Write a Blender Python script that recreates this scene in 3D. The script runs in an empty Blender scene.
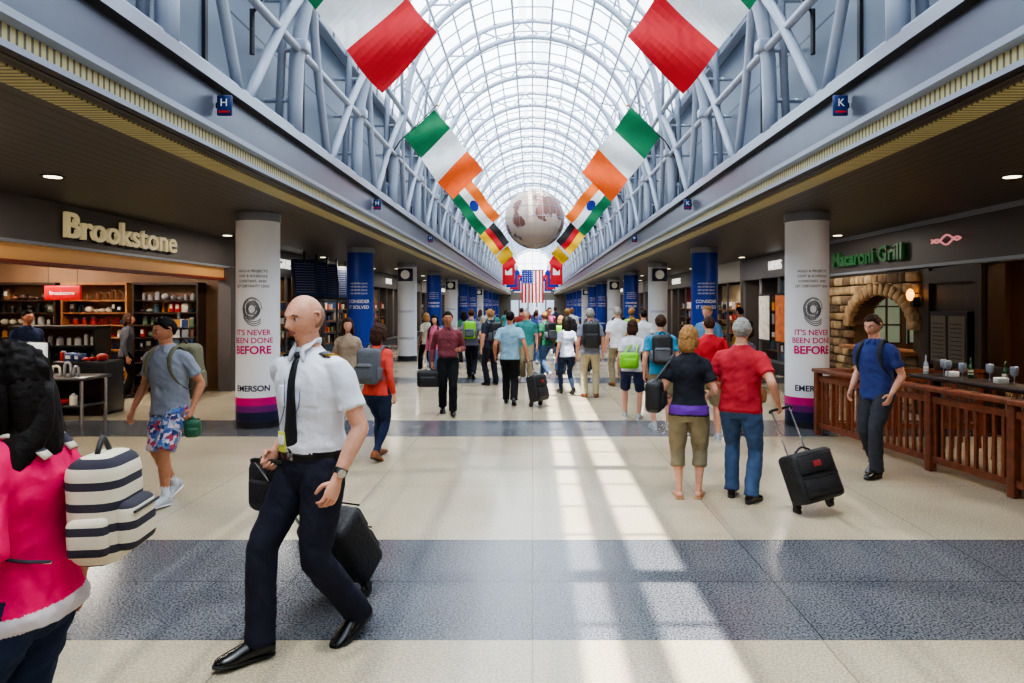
import bpy, bmesh, math, random
from math import sin, cos, pi, radians, exp, sqrt
from mathutils import Vector, Matrix, noise
from mathutils.bvhtree import BVHTree
random.seed(7)
V3 = Vector
SC = bpy.context.scene

# ---------------------------------------------------------------- materials
def lin(c):
    out = []
    for v in c[:3]:
        v = v / 255.0
        out.append(v / 12.92 if v <= 0.04045 else ((v + 0.055) / 1.055) ** 2.4)
    return (out[0], out[1], out[2], 1.0)

MATS = {}
def mat(name, col, rough=.6, metal=0., ns=0., na=.2, bump=0., bs=None, emit=0., spec=.5, ecol=None):
    if name in MATS: return MATS[name]
    m = bpy.data.materials.new(name); m.use_nodes = True
    nt = m.node_tree; b = nt.nodes['Principled BSDF']
    c = lin(col)
    b.inputs['Base Color'].default_value = c
    b.inputs['Roughness'].default_value = rough
    b.inputs['Metallic'].default_value = metal
    b.inputs['Specular IOR Level'].default_value = spec
    if emit:
        b.inputs['Emission Color'].default_value = lin(ecol) if ecol else c
        b.inputs['Emission Strength'].default_value = emit
    if ns or bump:
        tc = nt.nodes.new('ShaderNodeTexCoord')
        if ns:
            n = nt.nodes.new('ShaderNodeTexNoise'); n.inputs['Scale'].default_value = ns
            n.inputs['Detail'].default_value = 4
            nt.links.new(tc.outputs['Object'], n.inputs['Vector'])
            r = nt.nodes.new('ShaderNodeValToRGB')
            r.color_ramp.elements[0].position = .3; r.color_ramp.elements[1].position = .7
            r.color_ramp.elements[0].color = tuple(x * (1 - na) for x in c[:3]) + (1,)
            r.color_ramp.elements[1].color = tuple(min(1, x * (1 + na)) for x in c[:3]) + (1,)
            nt.links.new(n.outputs['Fac'], r.inputs['Fac'])
            nt.links.new(r.outputs['Color'], b.inputs['Base Color'])
        if bump:
            n2 = nt.nodes.new('ShaderNodeTexNoise'); n2.inputs['Scale'].default_value = bs or 20
            n2.inputs['Detail'].default_value = 3
            nt.links.new(tc.outputs['Object'], n2.inputs['Vector'])
            bp = nt.nodes.new('ShaderNodeBump'); bp.inputs['Strength'].default_value = bump
            bp.inputs['Distance'].default_value = .02
            nt.links.new(n2.outputs['Fac'], bp.inputs['Height'])
            nt.links.new(bp.outputs['Normal'], b.inputs['Normal'])
    MATS[name] = m
    return m

def cloth(name, col, na=.12):
    return mat('cloth_' + name, col, .85, 0, 9, na, .5, 13, spec=.2)

def N(nt, t, **kw):
    n = nt.nodes.new(t)
    for k, v in kw.items(): setattr(n, k, v)
    return n
def MA(nt, op, a, b=None, c=None):
    n = N(nt, 'ShaderNodeMath', operation=op)
    for i, v in enumerate((a, b, c)):
        if v is None: continue
        if isinstance(v, (int, float)): n.inputs[i].default_value = v
        else: nt.links.new(v, n.inputs[i])
    return n.outputs[0]

def terrazzo(name, col, spk, jx, jy, ox, oy, rough, jcol, amt=.5):
    m = bpy.data.materials.new(name); m.use_nodes = True
    nt = m.node_tree; b = nt.nodes['Principled BSDF']; L = nt.links.new
    g = N(nt, 'ShaderNodeNewGeometry'); sx = N(nt, 'ShaderNodeSeparateXYZ'); L(g.outputs['Position'], sx.inputs[0])
    n1 = N(nt, 'ShaderNodeTexNoise'); n1.inputs['Scale'].default_value = 75; n1.inputs['Detail'].default_value = 3
    n2 = N(nt, 'ShaderNodeTexNoise'); n2.inputs['Scale'].default_value = .9; n2.inputs['Detail'].default_value = 4
    L(g.outputs['Position'], n1.inputs['Vector']); L(g.outputs['Position'], n2.inputs['Vector'])
    r = N(nt, 'ShaderNodeValToRGB'); r.color_ramp.elements[0].position = .40; r.color_ramp.elements[1].position = .60
    r.color_ramp.elements[0].color = lin(spk); r.color_ramp.elements[1].color = lin(col)
    L(n1.outputs['Fac'], r.inputs['Fac'])
    mx = N(nt, 'ShaderNodeMixRGB', blend_type='MULTIPLY'); mx.inputs[0].default_value = amt
    r2 = N(nt, 'ShaderNodeValToRGB'); r2.color_ramp.elements[0].position = .3; r2.color_ramp.elements[1].position = .7
    r2.color_ramp.elements[0].color = (.62, .59, .55, 1)
    L(n2.outputs['Fac'], r2.inputs['Fac']); L(r.outputs[0], mx.inputs[1]); L(r2.outputs[0], mx.inputs[2])
    px = MA(nt, 'PINGPONG', MA(nt, 'SUBTRACT', sx.outputs[0], ox), jx / 2)
    py = MA(nt, 'PINGPONG', MA(nt, 'SUBTRACT', sx.outputs[1], oy), jy / 2)
    mk = MA(nt, 'MAXIMUM', MA(nt, 'LESS_THAN', px, .004), MA(nt, 'LESS_THAN', py, .004))
    m2 = N(nt, 'ShaderNodeMixRGB'); L(mk, m2.inputs[0]); L(mx.outputs[0], m2.inputs[1]); m2.inputs[2].default_value = lin(jcol)
    L(m2.outputs[0], b.inputs['Base Color'])
    rr = MA(nt, 'MULTIPLY_ADD', n2.outputs['Fac'], .15, rough)
    L(rr, b.inputs['Roughness'])
    return m

def striped(name, ca, cb, period, axis, frac=.5, rough=.6, coord='Object', bump=0):
    m = bpy.data.materials.new(name); m.use_nodes = True
    nt = m.node_tree; b = nt.nodes['Principled BSDF']; L = nt.links.new
    if coord == 'Object': g = N(nt, 'ShaderNodeTexCoord').outputs['Object']
    else: g = N(nt, 'ShaderNodeNewGeometry').outputs['Position']
    sx = N(nt, 'ShaderNodeSeparateXYZ'); L(g, sx.inputs[0])
    p = MA(nt, 'PINGPONG', sx.outputs[axis], period / 2)
    k = MA(nt, 'LESS_THAN', p, period / 2 * frac)
    m2 = N(nt, 'ShaderNodeMixRGB'); L(k, m2.inputs[0]); m2.inputs[1].default_value = lin(ca); m2.inputs[2].default_value = lin(cb)
    L(m2.outputs[0], b.inputs['Base Color']); b.inputs['Roughness'].default_value = rough
    if bump:
        bp = N(nt, 'ShaderNodeBump'); bp.inputs['Strength'].default_value = bump; bp.inputs['Distance'].default_value = .02
        L(k, bp.inputs['Height']); bp.invert = True; L(bp.outputs[0], b.inputs['Normal'])
    return m

def plaid(name, cols, scale):
    m = bpy.data.materials.new(name); m.use_nodes = True
    nt = m.node_tree; b = nt.nodes['Principled BSDF']; L = nt.links.new
    g = N(nt, 'ShaderNodeTexCoord').outputs['Object']
    v = N(nt, 'ShaderNodeTexVoronoi'); v.distance = 'CHEBYCHEV'; v.inputs['Scale'].default_value = scale
    L(g, v.inputs['Vector'])
    s = N(nt, 'ShaderNodeSeparateXYZ'); L(v.outputs['Color'], s.inputs[0])
    r = N(nt, 'ShaderNodeValToRGB'); r.color_ramp.interpolation = 'CONSTANT'
    while len(r.color_ramp.elements) < len(cols): r.color_ramp.elements.new(.5)
    for i, c in enumerate(cols):
        r.color_ramp.elements[i].position = i / len(cols); r.color_ramp.elements[i].color = lin(c)
    L(s.outputs[0], r.inputs[0]); L(r.outputs[0], b.inputs['Base Color']); b.inputs['Roughness'].default_value = .85
    return m

def glazing(name, transp, tint):
    m = bpy.data.materials.new(name); m.use_nodes = True
    nt = m.node_tree; nt.nodes.clear(); L = nt.links.new
    o = N(nt, 'ShaderNodeOutputMaterial'); mx = N(nt, 'ShaderNodeMixShader'); mx.inputs[0].default_value = transp
    tl = N(nt, 'ShaderNodeBsdfTranslucent'); tl.inputs[0].default_value = tint
    tp = N(nt, 'ShaderNodeBsdfTransparent'); tp.inputs[0].default_value = (.93, .97, 1, 1)
    L(tl.outputs[0], mx.inputs[1]); L(tp.outputs[0], mx.inputs[2]); L(mx.outputs[0], o.inputs[0])
    return m

# ---------------------------------------------------------------- mesh builder
class MB:
    def __init__(s):
        s.V = []; s.F = []; s.M = []; s.S = []; s.mats = []
    def mi(s, m):
        if m not in s.mats: s.mats.append(m)
        return s.mats.index(m)
    def add(s, vs, fs, m, smooth=False, X=None):
        o = len(s.V); k = s.mi(m)
        if X is not None: vs = [X @ V3(v) for v in vs]
        s.V += [V3(v) for v in vs]
        for f in fs:
            s.F.append(tuple(i + o for i in f)); s.M.append(k); s.S.append(smooth)
    def join(s, o, X=None):
        b = len(s.V)
        s.V += [(X @ v) if X is not None else v for v in o.V]
        mp = [s.mi(m) for m in o.mats]
        for f, k, sm in zip(o.F, o.M, o.S):
            s.F.append(tuple(i + b for i in f)); s.M.append(mp[k]); s.S.append(sm)
    def box(s, c, sz, m, X=None, rot=None):
        hx, hy, hz = sz[0] / 2, sz[1] / 2, sz[2] / 2
        T = Matrix.Translation(c)
        if rot is not None: T = T @ rot
        if X is not None: T = X @ T
        vs = [T @ V3((a * hx, b * hy, d * hz)) for a in (-1, 1) for b in (-1, 1) for d in (-1, 1)]
        s.add(vs, [(0, 1, 3, 2), (4, 6, 7, 5), (0, 4, 5, 1), (2, 3, 7, 6), (0, 2, 6, 4), (1, 5, 7, 3)], m)
    def bx(s, a, b, m):
        s.box([(a[i] + b[i]) / 2 for i in range(3)], [abs(b[i] - a[i]) for i in range(3)], m)
    def rbox(s, c, sz, r, m, X=None, seg=2, rot=None):
        bm = bmesh.new(); bmesh.ops.create_cube(bm, size=1)
        for v in bm.verts: v.co = V3((v.co.x * sz[0], v.co.y * sz[1], v.co.z * sz[2]))
        bmesh.ops.bevel(bm, geom=list(bm.edges), offset=min(r, min(sz) * .48), segments=seg, profile=.5, affect='EDGES')
        T = Matrix.Translation(c)
        if rot is not None: T = T @ rot
        if X is not None: T = X @ T
        bm.verts.index_update()
        s.add([T @ v.co for v in bm.verts], [tuple(v.index for v in f.verts) for f in bm.faces], m, True)
        bm.free()
    def cyl(s, p0, p1, r, m, seg=10, r1=None, X=None, smooth=True):
        s.tube([p0, p1], [r, r if r1 is None else r1], m, seg, X=X, sub=1, smooth=smooth)
    def tube(s, pts, rad, m, seg=10, ref=None, X=None, sub=3, e=2., smooth=True, flat=None):
        P = [V3(p) for p in pts]; R = [(r, r) if isinstance(r, (int, float)) else r for r in rad]
        if sub > 1 and len(P) > 2:
            P2 = []; R2 = []
            n = len(P)
            for i in range(n - 1):
                a, b, c, d = P[max(0, i - 1)], P[i], P[i + 1], P[min(n - 1, i + 2)]
                ra, rb, rc, rd = R[max(0, i - 1)], R[i], R[i + 1], R[min(n - 1, i + 2)]
                for k in range(sub):
                    t = k / sub
                    f = lambda a, b, c, d: .5 * ((2 * b) + (c - a) * t + (2 * a - 5 * b + 4 * c - d) * t * t + (3 * b - a - 3 * c + d) * t ** 3)
                    P2.append(f(a, b, c, d)); R2.append((max(.001, f(ra[0], rb[0], rc[0], rd[0])), max(.001, f(ra[1], rb[1], rc[1], rd[1]))))
            P2.append(P[-1]); R2.append(R[-1]); P, R = P2, R2
        n = len(P); vs = []
        A = V3(ref) if ref is not None else None
        for i in range(n):
            t = (P[min(n - 1, i + 1)] - P[max(0, i - 1)])
            if t.length < 1e-9: t = V3((0, 0, 1))
            t.normalize()
            if A is None:
                A = V3((1, 0, 0)) if abs(t.x) < .8 else V3((0, 1, 0))
            rf = V3(ref) if ref is not None else A
            a = rf - t * rf.dot(t)
            if a.length < 1e-4: a = t.orthogonal()
            a.normalize(); b = t.cross(a); A = a
            for k in range(seg):
                th = 2 * pi * k / seg; cx, sy = cos(th), sin(th)
                if e != 2.:
                    cx = math.copysign(abs(cx) ** (2 / e), cx); sy = math.copysign(abs(sy) ** (2 / e), sy)
                v = P[i] + a * (R[i][0] * cx) + b * (R[i][1] * sy)
                if flat is not None and v.z < flat: v.z = flat
                vs.append(v)
        fs = []
        for i in range(n - 1):
            for k in range(seg):
                k2 = (k + 1) % seg
                fs.append((i * seg + k, i * seg + k2, (i + 1) * seg + k2, (i + 1) * seg + k))
        c0 = tuple(range(seg))[::-1]; c1 = tuple((n - 1) * seg + k for k in range(seg))
        if n == 2:
            s.add(vs, fs, m, smooth, X)
            s.add(vs[:seg], [tuple(range(seg))[::-1]], m, False, X); s.add(vs[-seg:], [tuple(range(seg))], m, False, X)
        else:
            s.add(vs, fs + [c0, c1], m, smooth, X)
    def ball(s, c, r, m, X=None, seg=12, rings=8, fn=None):
        rr = (r, r, r) if isinstance(r, (int, float)) else r
        vs = []
        for i in range(rings + 1):
            th = pi * i / rings
            for k in range(seg):
                ph = 2 * pi * k / seg
                v = V3((sin(th) * cos(ph) * rr[0], sin(th) * sin(ph) * rr[1], cos(th) * rr[2]))
                if fn: v = fn(v)
                vs.append(v + V3(c))
        fs = [(i * seg + k, (i + 1) * seg + k, (i + 1) * seg + (k + 1) % seg, i * seg + (k + 1) % seg) for i in range(rings) for k in range(seg)]
        s.add(vs, fs, m, True, X)
    def mesh(s, name):
        me = bpy.data.meshes.new(name)
        me.from_pydata([tuple(v) for v in s.V], [], s.F)
        for m in s.mats: me.materials.append(m)
        me.polygons.foreach_set('material_index', s.M)
        me.polygons.foreach_set('use_smooth', s.S)
        me.update()
        return me
    def obj(s, name, loc=None, recenter=True):
        if recenter and loc is None and s.V:
            lo = V3((min(v.x for v in s.V), min(v.y for v in s.V), min(v.z for v in s.V)))
            hi = V3((max(v.x for v in s.V), max(v.y for v in s.V), max(v.z for v in s.V)))
            c = (lo + hi) / 2; c.z = lo.z
            s.V = [v - c for v in s.V]; loc = c
        ob = bpy.data.objects.new(name, s.mesh(name))
        if loc is not None: ob.location = loc
        SC.collection.objects.link(ob)
        return ob

def text_geo(st, size, ext=.0, align='CENTER', bold=0.):
    cu = bpy.data.curves.new('t', 'FONT'); cu.body = st; cu.size = size; cu.extrude = ext; cu.align_x = align; cu.offset = bold
    ob = bpy.data.objects.new('t', cu); SC.collection.objects.link(ob)
    dg = bpy.context.evaluated_depsgraph_get()
    me = bpy.data.meshes.new_from_object(ob.evaluated_get(dg))
    vs = [v.co.copy() for v in me.vertices]; fs = [tuple(p.vertices) for p in me.polygons]
    bpy.data.objects.remove(ob); bpy.data.meshes.remove(me); bpy.data.curves.remove(cu)
    return vs, fs
LW = Matrix(((0, 0, 1, 0), (1, 0, 0, 0), (0, 1, 0, 0), (0, 0, 0, 1)))     # text on a wall facing +X
RW = Matrix(((0, 0, -1, 0), (-1, 0, 0, 0), (0, 1, 0, 0), (0, 0, 0, 1)))   # text on a wall facing -X
FW = Matrix(((1, 0, 0, 0), (0, 0, -1, 0), (0, 1, 0, 0), (0, 0, 0, 1)))    # text facing -Y

# ---------------------------------------------------------------- common mats
M_white = mat('painted_steel_white', (156, 164, 180), .4)
M_fascia = mat('fascia_metal', (92, 98, 112), .35, .3, 3, .06)
M_fasc2 = mat('fascia_trim', (140, 146, 158), .35, .3)
M_cream = striped('cream_slot_grille', (190, 178, 125), (90, 82, 58), .06, 1, .35, .5, 'World')
M_soffit = striped('soffit_slats', (66, 61, 58), (26, 24, 23), .15, 0, .18, .45, 'World', .5)
M_panel = striped('upper_wall_panel', (104, 114, 130), (52, 60, 72), 1.05, 2, .03, .5, 'World')
M_dark = mat('dark_metal', (38, 38, 42), .45, .3)
M_black = mat('black_plastic', (20, 20, 22), .4)
M_chrome = mat('chrome', (190, 190, 195), .25, 1.)
M_mag = mat('magenta_print', (205, 10, 115), .5)
M_blue = mat('royal_blue_print', (10, 52, 150), .4)
M_navyp = mat('navy_print', (18, 24, 60), .45)
M_colw = mat('column_wrap_white', (238, 238, 242), .4)
M_txtw = mat('white_lettering', (240, 240, 240), .5)
M_txtg = mat('grey_print', (105, 105, 112), .6)
M_wood = mat('brown_wood', (116, 58, 34), .4, 0, 14, .3)
M_woodl = mat('oak_wood', (150, 100, 60), .45, 0, 10, .25)
M_woodd = mat('dark_walnut', (46, 30, 23), .45, 0, 8, .3)
M_skinA = mat('skin_fair', (208, 150, 124), .5, 0, 22, .12, .15, 60, spec=.4)
M_skinB = mat('skin_tan', (178, 118, 88), .5, 0, 22, .12, .15, 60, spec=.4)
M_skinC = mat('skin_brown', (112, 72, 50), .5, 0, 22, .1, .15, 60, spec=.4)
M_lips = mat('lips', (165, 88, 80), .5)
M_eye = mat('eye_white', (228, 224, 220), .2)
M_iris = mat('iris', (35, 28, 24), .2)

# ---------------------------------------------------------------- room shell
Y0, Y1 = -6.0, 92.0
CT = 3.245
M_floor = terrazzo('terrazzo_beige', (200, 187, 163), (166, 152, 128), 1.6, 1.6, 0, .57, .10, (136, 125, 106))
M_band = terrazzo('terrazzo_dark', (118, 120, 126), (60, 62, 68), 1.61, .8, 0, 3.77, .14, (50, 52, 58))
fl = MB()
bands = [(-2.6, -1.2), (3.77, 5.38), (9.6, 10.95)] + [(16.75 + 6.2 * k - .65, 16.75 + 6.2 * k + .65) for k in range(12)]
yy = Y0
for a, b in bands:
    fl.add([(-12, yy, 0), (12, yy, 0), (12, a, 0), (-12, a, 0)], [(0, 1, 2, 3)], M_floor)
    fl.add([(-12, a, 0), (12, a, 0), (12, b, 0), (-12, b, 0)], [(0, 1, 2, 3)], M_band)
    yy = b
fl.add([(-12, yy, 0), (12, yy, 0), (12, Y1 + .5, 0), (-12, Y1 + .5, 0)], [(0, 1, 2, 3)], M_floor)
fl.obj('floor', loc=(0, 0, 0), recenter=False)

M_wall = mat('wall_paint_taupe', (110, 102, 94), .7, 0, 2, .08)
for sd, nm in ((-1, 'left'), (1, 'right')):
    w = MB(); w.bx((sd * 12, Y0, 0), (sd * 12.2, Y1, 3.3), M_wall); w.obj('wall_' + nm)
    c = MB(); c.bx((sd * 2.95, Y0, 3.25), (sd * 12.2, Y1, 3.37), M_soffit); c.obj('ceiling_' + nm)
    f = MB()
    prof = [(2.93, 3.25), (2.86, 3.25), (2.86, 3.29), (2.90, 3.30), (2.90, 3.40), (2.84, 3.42), (2.84, 3.47), (2.93, 3.49), (2.93, 3.84), (2.85, 3.86), (2.85, 3.97), (3.5, 3.97), (3.5, 3.37), (2.93, 3.37)]
    vs = [(sd * x, y, z) for y in (Y0, Y1) for x, z in prof]; n = len(prof)
    ms = [M_dark, M_fasc2, M_fasc2, M_cream, M_fasc2, M_fasc2, M_dark, M_fascia, M_dark, M_fasc2, M_fascia, M_fascia, M_fascia, M_fascia]
    for i in range(n):
        j = (i + 1) % n
        f.add([vs[i], vs[j], vs[n + j], vs[n + i]], [(0, 1, 2, 3)], ms[i])
    f.obj('trim_fascia_' + nm)
    s = MB(); s.bx((sd * 3.05, Y0, 3.235), (sd * 3.3, Y1, 3.249), M_cream); s.obj('trim_soffit_' + nm)
    u = MB(); u.bx((sd * 3.5, Y0, 3.9), (sd * 3.6, Y1, 6.35), M_panel)
    y = 4.15
    while y < Y1:
        u.bx((sd * 3.46, y - .03, 3.97), (sd * 3.5, y + .03, 6.35), M_dark); y += 3.1
    u.bx((sd * 3.3, Y0, 6.3), (sd * 3.65, Y1, 6.42), M_white)
    u.obj('wall_upper_' + nm)
w = MB(); w.bx((-12, Y0 - .2, 0), (12, Y0, 3.37), M_wall); w.bx((-3.6, Y0 - .2, 3.37), (3.6, Y0, 9.6), M_panel); w.obj('wall_back')
w = MB(); w.bx((-12, Y1, 0), (12, Y1 + .2, 3.9), M_wall)
for i in range(-3, 4):
    w.bx((i * 1. - .03, Y1, 3.9), (i * 1. + .03, Y1 + .1, 9.2 - .2 * i * i), M_white)
for z in (5, 6.2, 7.4): w.bx((-3.4, Y1, z - .03), (3.4, Y1 + .1, z + .03), M_white)
for i in range(-2, 3):
    w.bx((i * 1.2 - .5, Y1 - .06, .05), (i * 1.2 + .5, Y1 - .01, 2.5), mat('end_doors_glow', (200, 215, 235), .3, emit=.6))
w.obj('wall_front')

# ---------------------------------------------------------------- vault
CZV = 6.2; RI = 2.78; RO = 3.2; RG = 3.26
rib = MB()
legL = [(-3.08, 0, 3.97), (-3.06, 0, 5.0), (-2.94, 0, 5.7)]
arc = [(-RI * cos(radians(a)), 0, CZV + RI * sin(radians(a))) for a in range(0, 181, 10)]
legR = [(2.94, 0, 5.7), (3.06, 0, 5.0), (3.08, 0, 3.97)]
rib.tube(legL + arc + legR, [.095, .095, .085] + [.07] * len(arc) + [.085, .095, .095], M_white, 12, ref=(0, 1, 0), sub=2)
arc = [(-RO * cos(radians(a)), 0, CZV + RO * sin(radians(a))) for a in range(0, 181, 10)]
rib.tube([(-3.3, 0, 3.97)] + arc + [(3.3, 0, 3.97)], [.055] * (len(arc) + 2), M_white, 8, ref=(0, 1, 0), sub=1)
for i, a in enumerate(range(5, 176, 10)):
    a1, a2 = (a, a + 10) if i % 2 else (a + 10, a)
    rib.cyl((-RI * cos(radians(a1)), 0, CZV + RI * sin(radians(a1))), (-RO * cos(radians(a2)), 0, CZV + RO * sin(radians(a2))), .025, M_white, 6)
for sd in (-1, 1):
    for dy in (-1.5, 1.5):
        rib.tube([(sd * 2.86, 0, 6.05), (sd * 3.0, dy * .42, 5.25), (sd * 3.1, dy, 4.0)], [.06, .06, .06], M_white, 8, sub=3)
        rib.tube([(sd * 2.86, 0, 6.05), (sd * 2.72, dy * .55, 6.9), (sd * 2.5, dy, 7.42)], [.04] * 3, M_white, 6, sub=3)
    for z in (4.5, 5.15, 5.8): rib.cyl((sd * 3.06, 0, z), (sd * 3.48, 0, z), .03, M_white, 6)
    rib.cyl((sd * 3.08, 0, 3.97), (sd * 3.08, 0, 4.02), .15, M_white, 12)
    rib.rbox((sd * 3.0, 0, 5.2), (.2, .2, .16), .03, M_white)
rme = rib.mesh('arch_rib')
y = 5.75 - 3.1 * 3
RIBS = []
while y < Y1:
    ob = bpy.data.objects.new('arch_rib', rme); ob.location = (0, y, 0); SC.collection.objects.link(ob); RIBS.append(y); y += 3.1
pl = MB()
for a in (20, 40, 60, 80, 100, 120, 140, 160):
    pl.cyl((-RI * cos(radians(a)), Y0, CZV + RI * sin(radians(a))), (-RI * cos(radians(a)), Y1, CZV + RI * sin(radians(a))), .03, M_white, 6)
for sd in (-1, 1):
    pl.cyl((sd * 3.02, Y0, 5.15), (sd * 3.02, Y1, 5.15), .05, M_white, 8)
    pl.cyl((sd * 2.85, Y0, 6.1), (sd * 2.85, Y1, 6.1), .055, M_white, 8)
    pl.cyl((sd * 3.08, Y0, 4.12), (sd * 3.08, Y1, 4.12), .03, M_white, 6)
pl.obj('longitudinal_tubes', loc=(0, 0, 0), recenter=False)
gf = MB()
for a in range(0, 181, 9):
    gf.cyl((-RG * cos(radians(a)), Y0, CZV + RG * sin(radians(a))), (-RG * cos(radians(a)), Y1, CZV + RG * sin(radians(a))), .026, M_white, 4)
y = RIBS[0]
while y < Y1:
    arc = [(-RG * cos(radians(a)), y, CZV + RG * sin(radians(a))) for a in range(0, 181, 12)]
    gf.tube(arc, [.022] * len(arc), M_white, 4, ref=(0, 1, 0), sub=1); y += .775
gf.obj('skylight_frame', loc=(0, 0, 0), recenter=False)
M_gclear = glazing('sun_slot_clear', .92, (.9, .95, 1, 1))  # clear slots added at the crown to shape narrow sun bars on the floor
M_gfrit = glazing('skylight_glass_fritted', .07, (.52, .60, .68, 1))
gl = MB()
for a in range(0, 180, 9):
    subs = [(a, a + 9, M_gfrit)]
    if a == 81: subs = [(81, 83.5, M_gfrit), (83.5, 87, M_gclear), (87, 90, M_gfrit)]
    if a == 90: subs = [(90, 91.5, M_gfrit), (91.5, 98, M_gclear), (98, 99, M_gfrit)]
    for a1, a2, mm in subs:
        p = [(-(RG + .03) * cos(radians(q)), CZV + (RG + .03) * sin(radians(q))) for q in (a1, a2)]
        gl.add([(p[0][0], Y0, p[0][1]), (p[1][0], Y0, p[1][1]), (p[1][0], Y1, p[1][1]), (p[0][0], Y1, p[0][1])], [(0, 1, 2, 3)], mm)
gl.obj('window_skylight', loc=(0, 0, 0), recenter=False)

# ---------------------------------------------------------------- columns
def curved_text(mb, st, size, r, z, m, a0=0, bold=0):
    vs, fs = text_geo(st, size, 0, 'CENTER', bold)
    mb.add([((r + .004) * sin(v.x / r + a0), -(r + .004) * cos(v.x / r + a0), z + v.y) for v in vs], fs, m)
def ring(mb, r, z0, z1, m, seg=40, r1=None):
    mb.cyl((0, 0, z0), (0, 0, z1), r, m, seg, r1)
def column(kind, x, y, a0):
    mb = MB(); R = .32
    if kind == 'white':
        ring(mb, R + .005, 0, .10, M_dark); ring(mb, R, .10, .24, M_navyp)
        ring(mb, R, .24, .34, mat('purple_print', (110, 20, 110), .5)); ring(mb, R, .34, .46, M_mag); ring(mb, R, .46, 3.12, M_colw)
        ring(mb, R + .015, 3.12, CT, M_fasc2)
        curved_text(mb, "EMERSON", .12, R, .56, M_navyp, a0, .003)
        curved_text(mb, "IT'S NEVER", .115, R, 1.40, M_mag, a0, .002)
        curved_text(mb, "BEEN DONE", .115, R, 1.28, M_mag, a0, .002)
        curved_text(mb, "BEFORE", .165, R, 1.12, M_mag, a0, .005)
        for i, t in enumerate(("HOLD A PROJECT'S", "COST & SCHEDULE", "CONSTANT, AND", "LET CERTAINTY LEAD")):
            curved_text(mb, t, .052, R, 2.34 - i * .075, M_txtg, a0, .001)
        for j in range(9):
            pts = []
            for i in range(13):
                t = i / 12 * pi * (1.2 + .1 * j) + j; q = .155 - j * .012
                ang = a0 + cos(t) * q / R * .9; zz = 1.79 + sin(t) * q * 1.1
                pts.append(((R + .003) * sin(ang), -(R + .003) * cos(ang), zz))
            mb.tube(pts, [.005] * 13, M_txtg, 4, sub=1)
        for j in range(3):
            pts = [((R + .003) * sin(a0 + u), -(R + .003) * cos(a0 + u), 1.60 - .03 * j + .5 * (u - .1) ** 2) for u in [-.4 + .08 * i for i in range(11)]]
            mb.tube(pts, [.006] * 11, M_txtg, 4, sub=1)
    elif kind == 'blue':
        ring(mb, R + .005, 0, .12, M_dark); ring(mb, R, .12, .5, M_navyp); ring(mb, R, .5, 3.12, M_blue)
        ring(mb, R + .015, 3.12, CT, M_fasc2)
        curved_text(mb, "CONSIDER", .11, R, 1.9, M_txtw, a0, .001); curved_text(mb, "IT SOLVED", .11, R, 1.76, M_txtw, a0, .001)
        curved_text(mb, "EMERSON", .12, R, .7, M_txtw, a0, .001)
        for i in range(4): curved_text(mb, "WE NEVER LEAVE", .055, R, 2.35 - i * .08, M_txtw, a0)
    else:
        ring(mb, R + .005, 0, .15, M_dark); ring(mb, R, .15, 3.12, mat('column_grey', (205, 208, 216), .4)); ring(mb, R + .015, 3.12, CT, M_fasc2)
        mb.rbox((0, -R - .02, 2.85), (.5, .05, .42), .02, M_navyp)
        mb.cyl((0, -R - .05, 2.86), (0, -R - .04, 2.86), .15, M_txtw, 20)
        curved_text(mb, "EMERSON", .12, R, .7, M_navyp, a0)
        curved_text(mb, "CONSIDER IT", .1, R, 1.6, M_blue, a0)
    return mb.obj('advertising_column', loc=(x, y, 0))
kinds = ['white', 'blue', 'plain', 'blue', 'plain', 'blue', 'blue', 'plain', 'blue', 'blue', 'blue', 'blue', 'blue']
for k in range(-1, 12):
    y = 10.5 + 6.25 * k
    for sd in (-1, 1):
        column(kinds[max(0, k)], sd * 4.22, y, 0.10 * -sd)

# ---------------------------------------------------------------- lights
def area(name, loc, size, energy, col, rot=(0, 0, 0), sy=None):
    l = bpy.data.lights.new(name, 'AREA'); l.energy = energy; l.color = col; l.size = size
    if sy: l.shape = 'RECTANGLE'; l.size_y = sy
    o = bpy.data.objects.new(name, l); o.location = loc; o.rotation_euler = rot; SC.collection.objects.link(o); return o
M_lamp = mat('lamp_lens', (255, 240, 210), .4, emit=5)
for k in range(-1, 10):
    for sd in (-1, 1):
        y = 7.4 + 6.25 * k
        mb = MB()
        for xx in (0, sd * .9):
            mb.cyl((xx, 0, -.012), (xx, 0, -.002), .12, M_dark, 20); mb.cyl((xx, 0, -.016), (xx, 0, -.012), .085, M_lamp, 20)
        mb.obj('recessed_downlight', loc=(sd * 5.2, y, 3.25))
        area('downlight', (sd * 5.2, y, 3.18), .5, 55, (1, .91, .78))
wd = bpy.data.worlds.new('World'); SC.world = wd; wd.use_nodes = True
bg = wd.node_tree.nodes['Background']; bg.inputs[0].default_value = (.90, .95, 1, 1); bg.inputs[1].default_value = 4.5
sn = bpy.data.lights.new('sun', 'SUN'); sn.energy = 22; sn.angle = .009; sn.color = (1, .94, .85)
so = bpy.data.objects.new('sun', sn); SC.collection.objects.link(so); so.location = (0, 0, 20)
so.rotation_euler = V3((.068, .22, -1)).to_track_quat('-Z', 'Y').to_euler()
SC.view_settings.look = 'AgX - Medium High Contrast'

# ---------------------------------------------------------------- camera
cd = bpy.data.cameras.new('camera'); cd.lens = 24.0; cd.sensor_width = 36; cd.shift_x = -20.5 / 1024; cd.shift_y = -36.5 / 1024
cd.clip_end = 300
co = bpy.data.objects.new('camera', cd); co.location = (0, 0, 1.85); co.rotation_euler = (radians(90), 0, 0)
SC.collection.objects.link(co); SC.camera = co

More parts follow.
